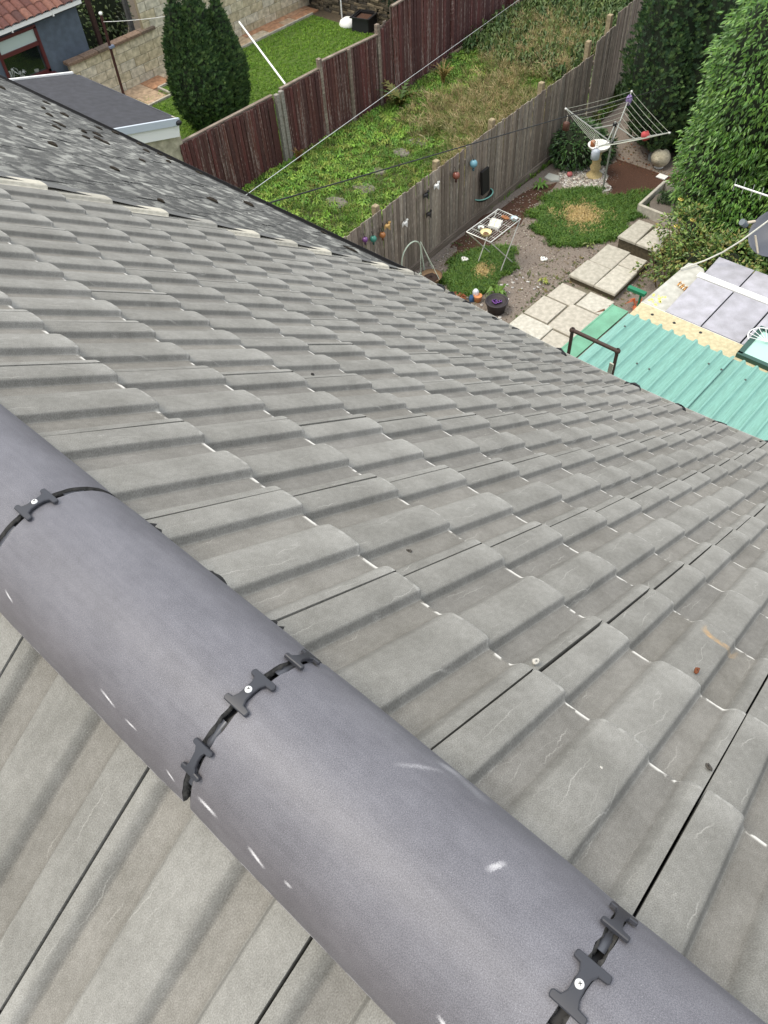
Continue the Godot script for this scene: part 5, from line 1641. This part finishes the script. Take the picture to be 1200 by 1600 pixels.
	m.lathe(Transform3D(), [Vector2(0.06, 0.58), Vector2(0.2, 0.63), Vector2(0.235, 0.69), Vector2(0.22, 0.7), Vector2(0.16, 0.665), Vector2(0.001, 0.655)], 22)
	part(bb, "bowl", m, mat(srgb(240, 238, 232), 0.5))
	# ornaments by the conifer
	var gl := thing("globe_lamp", "large pale globe ornament on the red-brown soil", "ornament", on(-6.28, -15.3))
	m = MB.new(); m.ball(Vector3(0, 0.2, 0), Vector3(0.2, 0.19, 0.2), 16)
	m.ball(Vector3(0.0, 0.21, 0.14), Vector3(0.09, 0.1, 0.09), 10)
	part(gl, "globe", m, tmat(srgb(232, 222, 196), tx.stain, 3.0))
	m = MB.new(); m.lathe(Transform3D(), [Vector2(0.1, 0), Vector2(0.1, 0.03), Vector2(0.07, 0.05)], 12)
	part(gl, "foot", m, M.white)
	var gn := thing("garden_urn", "grey pedestal urn with a wide pale dish beside the globe ornament", "urn", on(-6.5, -15.45))
	m = MB.new(); m.lathe(Transform3D(), [Vector2(0.11, 0), Vector2(0.12, 0.1), Vector2(0.08, 0.16), Vector2(0.1, 0.24)], 14)
	part(gn, "base", m, mat(srgb(130, 134, 134), 0.7))
	m = MB.new(); m.lathe(Transform3D(), [Vector2(0.05, 0.24), Vector2(0.17, 0.3), Vector2(0.16, 0.315), Vector2(0.001, 0.29)], 16)
	part(gn, "dish", m, mat(srgb(206, 206, 200), 0.6))
	m = MB.new(); m.lathe(Transform3D(), [Vector2(0.001, 0), Vector2(0.07, 0.02), Vector2(0.085, 0.14), Vector2(0.03, 0.28), Vector2(0.001, 0.33)], 12)
	solo("leaf_ornament", "brown pointed ornament standing behind the globe ornament", "ornament", m, tmat(srgb(128, 104, 52), tx.stain, 5.0)).position = on(-6.38, -15.75)
	solo("white_tile", "loose white tile lying on the red-brown soil", "tile", pbox(Vector3(0.2, 0.02, 0.16), 0.004), M.white).position = on(-6.02, -14.98, 0.03)
	solo("flat_stone", "flat grey stone beside the evergreen shrub", "stone", poly_slab([[-0.16, -0.1], [0.1, -0.13], [0.18, 0.02], [0.05, 0.13], [-0.14, 0.1]], 0, 0.06, 0.015), mat(srgb(170, 172, 164), 0.9)).position = on(-7.85, -13.65)
	m = MB.new(); m.ball(Vector3.ZERO, Vector3(0.06, 0.055, 0.055), 10, 0.4, 12)
	solo("red_ornament", "red-pink ornament at the edge of the white pebbles", "ornament", m, mat(srgb(180, 104, 104), 0.7)).position = on(-7.6, -13.92, 0.07)
	# pots and bits near the eaves
	var bp := thing("flower_pot", "round black pot with a purple flower near the eaves", "flower pot", on(-6.15, -9.36))
	m = MB.new(); m.lathe(Transform3D(), [Vector2(0.001, 0), Vector2(0.15, 0), Vector2(0.19, 0.2), Vector2(0.21, 0.21), Vector2(0.205, 0.235), Vector2(0.175, 0.23), Vector2(0.165, 0.18), Vector2(0.001, 0.18)], 20)
	part(bp, "pot", m, mat(srgb(52, 46, 48), 0.6))
	m = MB.new()
	for k in 8: m.ball(Vector3(rf(-0.07, 0.05), 0.21, rf(-0.05, 0.05)), Vector3(0.035, 0.02, 0.03), 6)
	part(bp, "flower", m, mat(srgb(136, 88, 168), 0.7))
	m = MB.new(); m.lathe(Transform3D(), [Vector2(0.001, 0), Vector2(0.06, 0), Vector2(0.085, 0.13), Vector2(0.07, 0.13), Vector2(0.06, 0.1), Vector2(0.001, 0.1)], 14)
	solo("terracotta_pot", "small orange terracotta pot beside the leafy weed", "flower pot", m, mat(srgb(206, 140, 92), 0.8)).position = on(-6.58, -9.38)
	m = MB.new(); m.lathe(Transform3D(), [Vector2(0.001, 0), Vector2(0.05, 0), Vector2(0.06, 0.16), Vector2(0.03, 0.2), Vector2(0.001, 0.2)], 12)
	solo("white_jar", "white jar with a blue side next to the terracotta pot", "jar", m, mat(srgb(222, 226, 232), 0.5)).position = on(-6.66, -9.42)
	m = MB.new(); m.ball(Vector3.ZERO, Vector3(0.05, 0.09, 0.05), 8, 0.3, 4)
	solo("blue_ornament", "small dark blue ornament beside the white jar", "ornament", m, mat(srgb(66, 104, 150), 0.4)).position = on(-6.66, -9.3, 0.07)
	for k in 2:
		m = MB.new()
		for s in [-1, 1]: m.ball(Vector3(s * 0.028, 0.03, 0), Vector3(0.05, 0.03, 0.05), 12)
		m.ball(Vector3(0, 0.028, 0.035), Vector3(0.045, 0.028, 0.055), 12)
		solo("heart_stone", ["white heart-shaped stone on the grass patch under the airer", "white rounded stone on the gravel near the round grass patch"][k], "stone", m, mat(srgb(236, 234, 226), 0.8)).position = [on(-7.5, -10.18, 0.05), on(-6.35, -11.15, 0.0)][k]
	# wire arch with a hanging basket
	var ar := thing("basket_stand", "pale green metal arch stand with a round brown hanging basket", "plant stand", on(-8.0 + 0.15, -9.1))
	var wm := mat(srgb(196, 208, 188), 0.5)
	m = MB.new()
	var P := []
	for i in 13:
		var a := PI * i / 12.0
		P.append(Vector3(-0.06, 0.55 + 0.28 * sin(a), 0.27 * cos(a)))
	m.tube([Vector3(-0.06, 0, 0.27)] + P + [Vector3(-0.02, 0.25, -0.29), Vector3(0.0, 0.0, -0.3)], 0.014, 6)
	part(ar, "arch", m, wm)
	m = MB.new()
	P = []
	for i in 9: P.append(Vector3(0.1 + 0.1 * sin(PI * i / 8.0), 0.02 + 0.32 * sin(PI * i / 8.0), 0.22 - 0.3 * i / 8.0))
	m.tube(P, 0.012, 6)
	part(ar, "low_hoop", m, wm)
	m = MB.new(); m.lathe(Transform3D(Basis(), Vector3(0.28, 0.0, -0.15)), [Vector2(0.001, 0.0), Vector2(0.12, 0.03), Vector2(0.2, 0.2), Vector2(0.215, 0.2), Vector2(0.17, 0.15), Vector2(0.001, 0.14)], 18)
	part(ar, "basket", m, tmat(srgb(190, 156, 120), tx.grit, 8.0))
	m = MB.new(); m.ball(Vector3(0.28, 0.15, -0.15), Vector3(0.15, 0.03, 0.15), 12, 0.3, 2)
	part(ar, "soil", m, mat(srgb(60, 46, 38), 1.0))
	for k in 3:
		m = MB.new(); m.tube([Vector3(0.0, 0.78, -0.2), Vector3(0.28 + 0.2 * cos(k * 2.1), 0.2, -0.15 + 0.2 * sin(k * 2.1))], 0.005, 4)
		part(ar, "chain", m, wm)
	# ornaments on the grey fence
	var fx := func(z: float) -> float: return lerpf(-7.9, -8.42, (-z - 5.0) / 10.75) + 0.03
	var orb := func(label: String, y: float, z: float, r: float, c: Color) -> void:
		var t := thing("fence_ornament", label, "ornament", Vector3(fx.call(z) + r, y, z), 0.0, "")
		var b := MB.new(); b.ball(Vector3.ZERO, Vector3(r, r, r), 14)
		part(t, "globe", b, mat(c, 0.25))
		b = MB.new(); b.ball(Vector3(0, -r * 1.5, 0), Vector3(r * 0.35, r * 0.5, r * 0.35), 8)
		part(t, "tassel", b, mat(c.darkened(0.4), 0.6))
		b = MB.new(); b.tube([Vector3(0, r, 0), Vector3(-r * 0.6, r * 2.2, 0)], 0.006, 4)
		part(t, "hanger", b, M.black)
	orb.call("light blue striped ball hanging on the grey fence", 1.36, -11.15, 0.075, srgb(112, 160, 174))
	orb.call("red-brown ball hanging on the grey fence", 1.38, -10.6, 0.07, srgb(128, 76, 62))
	orb.call("dark teal ball hanging on the grey fence near the eaves", 1.36, -8.2, 0.06, srgb(60, 128, 112))
	orb.call("brown-orange ball hanging next to the dark teal ball", 1.3, -8.45, 0.055, srgb(164, 108, 62))
	orb.call("purple ball hanging on the grey fence nearest the eaves", 1.45, -8.0, 0.05, srgb(112, 70, 124))
	orb.call("red ball hanging low on the grey fence at the eaves", 1.22, -7.95, 0.055, srgb(160, 70, 72))
	for p in [["small white bird figure on the grey fence top board", 1.46, -10.02, srgb(232, 232, 226)], ["small black bird figure on the grey fence", 1.43, -9.7, srgb(30, 30, 30)], ["orange and yellow butterfly figure on the grey fence", 1.4, -8.6, srgb(196, 158, 96)], ["white bird figure low on the grey fence above a long tail", 1.2, -9.08, srgb(226, 224, 216)], ["small dark hook figure half way up the grey fence", 1.02, -9.78, srgb(40, 34, 30)]]:
		var t := thing("bird_figure", p[0], "ornament", Vector3(fx.call(p[2]) + 0.05, p[1], p[2]))
		m = MB.new(); m.ball(Vector3.ZERO, Vector3(0.04, 0.035, 0.065), 10)
		m.ball(Vector3(0, 0.035, -0.055), Vector3(0.025, 0.025, 0.03), 8)
		part(t, "body", m, mat(p[3], 0.6))
		m = MB.new()
		m.tri(Vector3(0.02, 0, 0.03), Vector3(0.03, 0.06, 0.12), Vector3(0.035, -0.03, 0.11)); m.tri(Vector3(0.03, 0, 0.05), Vector3(0.06, -0.07, 0.0), Vector3(0.05, 0.02, -0.02))
		part(t, "wing", m, mat(p[3].darkened(0.15), 0.6))
	var bd := thing("fence_planter", "black board over a teal rimmed half bowl fixed to the grey fence", "planter", Vector3(fx.call(-11.6) + 0.02, 0.45, -11.6))
	m = MB.new(); m.box(Transform3D(Basis.from_euler(Vector3(0.1, 0, 0)), Vector3(0.05, 0.36, 0.02)), Vector3(0.05, 0.5, 0.22))
	part(bd, "board", m, mat(srgb(28, 27, 28), 0.6))
	m = MB.new()
	var rows := []
	for i in 5:
		var la := -PI / 2 + PI / 2 * i / 4.0
		var line := PackedVector3Array()
		for k in 13:
			var an := -PI / 2 + PI * k / 12.0
			line.append(Vector3(cos(la) * cos(an) * 0.16, sin(la) * 0.12 + 0.06, cos(la) * sin(an) * 0.24))
		rows.append(line)
	m.grid(rows)
	part(bd, "bowl", m, mat(srgb(40, 40, 40), 0.6))
	m = MB.new()
	P = []
	for k in 13:
		var an := -PI / 2 + PI * k / 12.0
		P.append(Vector3(cos(an) * 0.165, 0.06, sin(an) * 0.25))
	m.tube(P, 0.014, 6)
	part(bd, "rim", m, mat(srgb(112, 168, 156), 0.5))

# ---------------------------------------------------------------- green corrugated lean-to and what stands beyond it
func lean_to() -> void:
	var t := thing("lean_to", "lean-to with a mint green corrugated roof and cream painted roof edge", "shed")
	var Y := func(z: float) -> float: return 2.4 + (z + 7.77) * 0.06
	var pitch := 0.163
	var m := MB.new()
	var prof := [[0.0, 0.0], [0.086, 0.0], [0.112, 0.042], [0.122, 0.05], [0.134, 0.05], [0.144, 0.042], [0.163, 0.0]]
	var k0 := 0
	var cor := tmat(srgb(142, 197, 184), tx.slab, 1.0, 0.5)
	cor.uv1_scale = Vector3(4.0, 1.0, 0.35)
	for s in 3:                               # three overlapping sheets
		var top := []
		var bot := []
		var cols := []
		for r in 7:
			top.append(PackedVector3Array()); bot.append(PackedVector3Array())
		var x := -3.04 + s * 1.47 - (0.0 if s == 0 else 0.03)
		for c in (9 if s < 2 else 12):
			for p in prof.slice(0, 6):
				for r in 7:
					var z := lerpf(-7.79 + 0.006 * sin(c * 2.3), -3.35, r / 6.0)
					var v := Vector3(x + c * pitch + p[0], Y.call(z) + p[1] + 0.004 * s + 0.004 * sin(c * 1.3 + r), z)
					top[r].append(v); bot[r].append(v - Vector3(0, 0.004, 0))
		m = MB.new()
		m.grid(top); m.grid(bot, false, true)
		m.grid([bot[0], top[0]])
		var sh := part(t, "corrugated_sheet", m, cor)
		for i in 10:
			var z: float = [-7.45, -6.0, -4.9, -6.9][i % 4]
			var c := int(rf(0, 9))
			var n := MB.new()
			n.lathe(Transform3D(Basis(), Vector3(x + c * pitch + 0.133, Y.call(z) + 0.051 + 0.004 * s, z)), [Vector2(0.014, 0.0), Vector2(0.013, 0.006), Vector2(0.006, 0.012), Vector2(0.0005, 0.013)], 8)
			part(sh, "roofing_nail", n, mat(srgb(70, 74, 70), 0.6))
	m = MB.new()
	rows_box(m, Vector3(-3.19, 2.37, -7.84), Vector3(-3.19, 2.37 + 4.4 * 0.06, -3.4), 0.235, 0.03)
	part(t, "green_barge_board", m, tmat(srgb(112, 172, 140), tx.soft, 0.8, 0.5))
	m = MB.new()
	rows_box(m, Vector3(-3.3, 2.32, -7.84), Vector3(-3.3, 2.32 + 4.4 * 0.06, -3.4), 0.02, 0.14)
	part(t, "fascia", m, tmat(srgb(112, 172, 140), tx.soft, 0.8, 0.5))
	m = MB.new(); m.rect(Transform3D(Basis(), Vector3(0.0, 2.345, -7.93)), Vector3(6.08, 0.03, 0.4), 0.004)
	part(t, "cream_edge", m, tmat(srgb(224, 211, 172), tx.slab, 1.2, 0.85))
	m = MB.new(); m.boxat(Vector3(0.0, 2.3, -8.14), Vector3(6.1, 0.12, 0.02))
	part(t, "white_trim", m, M.white)
	for p in [[-2.5, -8.0], [-2.15, -8.03], [-1.6, -7.95], [-2.8, -7.98]]:
		m = MB.new(); m.lathe(Transform3D(Basis(), Vector3(p[0], 2.375, p[1])), [Vector2(0.022, 0), Vector2(0.016, 0.008), Vector2(0.0005, 0.01)], 8)
		part(t, "nail_head", m, M.black)
	m = MB.new()
	m.boxat(Vector3(-2.95, 1.1, -5.7), Vector3(0.1, 2.2, 4.4))
	m.boxat(Vector3(0, 1.1, -7.95), Vector3(5.9, 2.2, 0.1))
	part(t, "wall", m, M.render)
	# brown pipe frame standing on the roof by the eaves
	var hp := thing("pipe_frame", "rusty brown pipe frame standing up past the eaves over the green roof", "frame", Vector3(-1.92, 4.66, -4.55))
	var bm := tmat(srgb(88, 66, 56), tx.grit, 6.0, 0.7)
	m = MB.new(); m.tube([Vector3(-0.215, 0, 0), Vector3(0.215, 0, 0)], 0.017, 8)
	part(hp, "top_rail", m, bm)
	for x in [-0.215, 0.215]:
		m = MB.new(); m.tube([Vector3(x, 0.0, 0), Vector3(x, -2.0, 0)], 0.016, 8)
		part(hp, "leg", m, bm)
		m = MB.new(); m.ball(Vector3(x, 0, 0), Vector3(0.027, 0.027, 0.027), 10)
		part(hp, "elbow", m, bm)
	m = MB.new(); m.box(Transform3D(Basis.from_euler(Vector3(0.25, 0, -0.12)), Vector3(0.2, -0.3, 0.03)), Vector3(0.035, 0.5, 0.01))
	part(hp, "strap", m, mat(srgb(180, 176, 160), 0.5))
	# pale panelled roof beyond
	var s2 := thing("panel_roof_shed", "low shed roofed with pale grey panels and a white batten", "shed")
	var gm := [tmat(srgb(186, 184, 192), tx.soft, 0.9, 0.6), tmat(srgb(178, 176, 184), tx.soft, 0.9, 0.6)]
	var T := func(zz: float) -> float: return 2.33 + (zz + 8.2) * 0.03
	for r in 2:
		var za: float = [-8.22, -9.27][r]; var zb: float = [-9.12, -9.76][r]
		var xa := -2.76
		for c in 5:
			var w := 0.535
			var pm := MB.new()
			pm.slab(Transform3D(Basis(), Vector3(0, T.call((za + zb) / 2), 0)), PackedVector2Array([Vector2(xa + 0.008 + (0.02 if c == 0 else 0.0), za), Vector2(xa + w - 0.012, za), Vector2(xa + w - 0.012, zb), Vector2(xa + 0.008, zb)]), -0.02, 0.0 + 0.004 * (c % 2), 0.003)
			part(s2, "roof_panel", pm, gm[(r + c) % 2])
			xa += w
	m = MB.new(); m.rect(Transform3D(Basis(), Vector3(-1.4, T.call(-9.2) - 0.01, -9.195)), Vector3(2.76, 0.035, 0.11), 0.006)
	part(s2, "batten", m, M.white)
	m = MB.new(); m.boxat(Vector3(-1.4, 1.1, -9.0), Vector3(2.6, 2.2, 1.4))
	part(s2, "wall", m, M.render)
	m = MB.new(); m.boxat(Vector3(-1.4, 2.225, -9.0), Vector3(2.68, 0.03, 1.5))
	part(s2, "deck", m, M.black)
	# cream panel with paint splashes leaning beside it
	var lp := thing("painted_panel", "cream board with yellow paint splashes lying beside the grey panels", "board", Vector3(-2.93, 2.24, -8.82), -0.02)
	part(lp, "board", poly_slab([[-0.16, 0.62], [0.2, 0.62], [0.2, -0.5], [0.12, -0.6], [-0.02, -0.64], [-0.12, -0.6]], -0.02, 0.03, 0.012), tmat(srgb(200, 198, 188), tx.soft, 1.5, 0.6))
	for i in 14:
		part(lp, "paint_splash", poly_slab(splash(rf(0.012, 0.035)), 0.029, 0.0335, 0.001), mat(srgb(232, 226, 104), 0.6), Transform3D(Basis(), Vector3(-0.06 + rf(-0.07, 0.12), 0, 0.4 + rf(-0.13, 0.1))))
	var hn := thing("gilt_ornament", "small gold and white ribbed ornament on the cream board", "ornament", Vector3(-2.83, 2.275, -8.87))
	for i in 5:
		m = MB.new(); m.ball(Vector3(-0.06 + i * 0.03, 0.015, -0.02 + 0.012 * i), Vector3(0.013, 0.015, 0.06), 8)
		part(hn, "rib", m, mat(srgb(214, 160, 92) if i % 2 == 0 else srgb(240, 226, 200), 0.5))
	# green tray with glass and the white wire guard
	var tr := thing("green_tray", "dark green tray with a pale green pane on the shed roof", "tray", Vector3(-1.28, 2.36, -8.2), 0.0)
	m = MB.new()
	for e in [[-0.3, 0, 0.06, 0.6], [0.3, 0, 0.06, 0.6], [0, 0.3, 0.66, 0.06], [0, -0.3, 0.66, 0.06]]: m.boxat(Vector3(e[0], 0.03, e[1]), Vector3(e[2], 0.09, e[3]))
	part(tr, "frame", m, mat(srgb(44, 78, 68), 0.5))
	m = MB.new(); m.boxat(Vector3(0, 0.05, 0), Vector3(0.54, 0.01, 0.54))
	part(tr, "pane", m, mat(srgb(166, 204, 190), 0.2))
	var gd := thing("wire_guard", "white spoked wire guard leaning on the green tray", "guard", Vector3(-1.47, 2.4, -8.3), 0.0)
	P_guard(gd)
	# aerial and satellite dish on a mast
	var ms := MB.new(); ms.tube([Vector3(0, 0, 0), Vector3(0, 3.9, 0)], 0.024, 8)
	solo("aerial_mast", "grey steel mast that carries the television aerial and dish", "mast", ms, mat(srgb(150, 150, 150), 0.5, 0.5)).position = Vector3(-1.75, 0.0, -10.1)
	var ya := thing("television_aerial", "white television aerial with short cross rods in front of the hedge", "aerial", Vector3(-2.93, 3.19, -10.0))
	m = MB.new(); m.tube([Vector3(0, 0, 0), Vector3(1.25, -0.01, -0.02)], 0.0125, 8)
	part(ya, "boom", m, mat(srgb(226, 226, 222), 0.4, 0.2))
	for i in 10:
		m = MB.new(); m.tube([Vector3(i * 0.125, -0.085, 0), Vector3(i * 0.125, 0.085, 0)], 0.004, 5)
		part(ya, "rod", m, mat(srgb(200, 200, 196), 0.4, 0.3))
	var sd := thing("satellite_dish", "dark grey satellite dish in front of the hedge", "satellite dish", Vector3(-2.18, 2.72, -10.0))
	var bs := Basis.looking_at(Vector3(0.15, -0.75, -0.6)) * Basis(Vector3.RIGHT, PI / 2)
	m = MB.new()
	m.lathe(Transform3D(bs, Vector3.ZERO), [Vector2(0.001, 0.0), Vector2(0.15, 0.02), Vector2(0.3, 0.075), Vector2(0.34, 0.1), Vector2(0.34, 0.085), Vector2(0.3, 0.06), Vector2(0.15, 0.005), Vector2(0.001, -0.015)], 28)
	part(sd, "reflector", m, mat(srgb(74, 78, 88), 0.5))
	m = MB.new(); m.tube([bs * Vector3(0, 0.08, 0.33), bs * Vector3(-0.12, 0.26, 0.2)], 0.014, 6)
	m.tube([bs * Vector3(-0.34, 0.09, 0.0), bs * Vector3(-0.38, 0.16, 0.08)], 0.02, 6)
	part(sd, "bracket", m, mat(srgb(196, 184, 164), 0.5))
	m = MB.new(); m.tube([bs * Vector3(-0.4, 0.12, 0.1), bs * Vector3(-0.42, 0.22, 0.12)], 0.045, 12)
	part(sd, "receiver", m, mat(srgb(108, 116, 120), 0.4))
	m = MB.new()
	m.tube([Vector3(-3.03, 2.3, -9.18), Vector3(-2.85, 2.33, -9.5), Vector3(-2.67, 2.5, -9.57), Vector3(-2.48, 2.75, -9.59), Vector3(-2.3, 3.0, -9.79), Vector3(-1.76, 3.4, -10.08)], 0.011, 6)
	solo("aerial_cable", "pale cable drooping from the mast to the shed roof", "cable", m, mat(srgb(206, 204, 192), 0.5))
	# brick pier beside the hedge
	var bp := thing("brick_pier", "orange-brown brick pier at the right edge beside the rose bush", "pier", Vector3(-2.05, 0, -10.5))
	m = MB.new(); m.boxat(Vector3(0, 0.85, 0), Vector3(0.2, 1.7, 0.2))
	part(bp, "mortar", m, tmat(srgb(176, 164, 146), tx.grit, 4.0))
	for r in 23:
		for c in 2:
			m = MB.new()
			m.rect(Transform3D(), Vector3(0.106, 0.064, 0.218), 0.004)
			part(bp, "brick", m, tmat([srgb(176, 118, 84), srgb(160, 104, 76), srgb(190, 138, 100)][(r + c) % 3], tx.stain, 3.0), Transform3D(Basis(Vector3.UP, PI / 2 * (r % 2)), Vector3(-0.056 + 0.112 * c, r * 0.074, 0) if r % 2 == 0 else Vector3(0, r * 0.074, -0.056 + 0.112 * c)))
	# green garden tool by the cream edge
	var gt := thing("green_stake", "green plastic garden stake with a bar top beside the cream roof edge", "stake", Vector3(-3.75, 0, -9.75))
	m = MB.new(); m.tube([Vector3(0, 0, 0), Vector3(0.02, 1.25, 0)], 0.02, 6)
	part(gt, "shaft", m, mat(srgb(28, 120, 84), 0.5))
	m = MB.new(); m.boxat(Vector3(-0.06, 1.25, 0), Vector3(0.3, 0.05, 0.08))
	part(gt, "bar", m, mat(srgb(28, 120, 84), 0.5))

func rows_box(m: MB, a: Vector3, b: Vector3, w: float, h: float) -> void:
	var d := (b - a).normalized()
	var up := Vector3.UP
	var sx := d.cross(up).normalized()
	m.box(Transform3D(Basis(sx, d.cross(-sx).normalized(), -d), (a + b) / 2), Vector3(w, h, (b - a).length()))
func splash(r: float) -> Array:
	var P := []
	for i in 8:
		var a := TAU * i / 8
		P.append([cos(a) * r * rf(0.5, 1.2), sin(a) * r * rf(0.5, 1.2)])
	return P
func P_guard(gd: Node3D) -> void:
	var wm := mat(srgb(240, 240, 238), 0.45)
	var m := MB.new()
	var P := []
	for i in 15:
		var a := PI * 0.25 + PI * i / 14.0
		P.append(Vector3(cos(a) * 0.19, 0.06, -sin(a) * 0.19))
	m.tube(P, 0.007, 6)
	part(gd, "rim", m, wm)
	for i in 7:
		m = MB.new()
		m.tube([Vector3(0.06, 0.06, 0.05), P[i * 2 + 1]], 0.004, 5)
		part(gd, "spoke", m, wm)
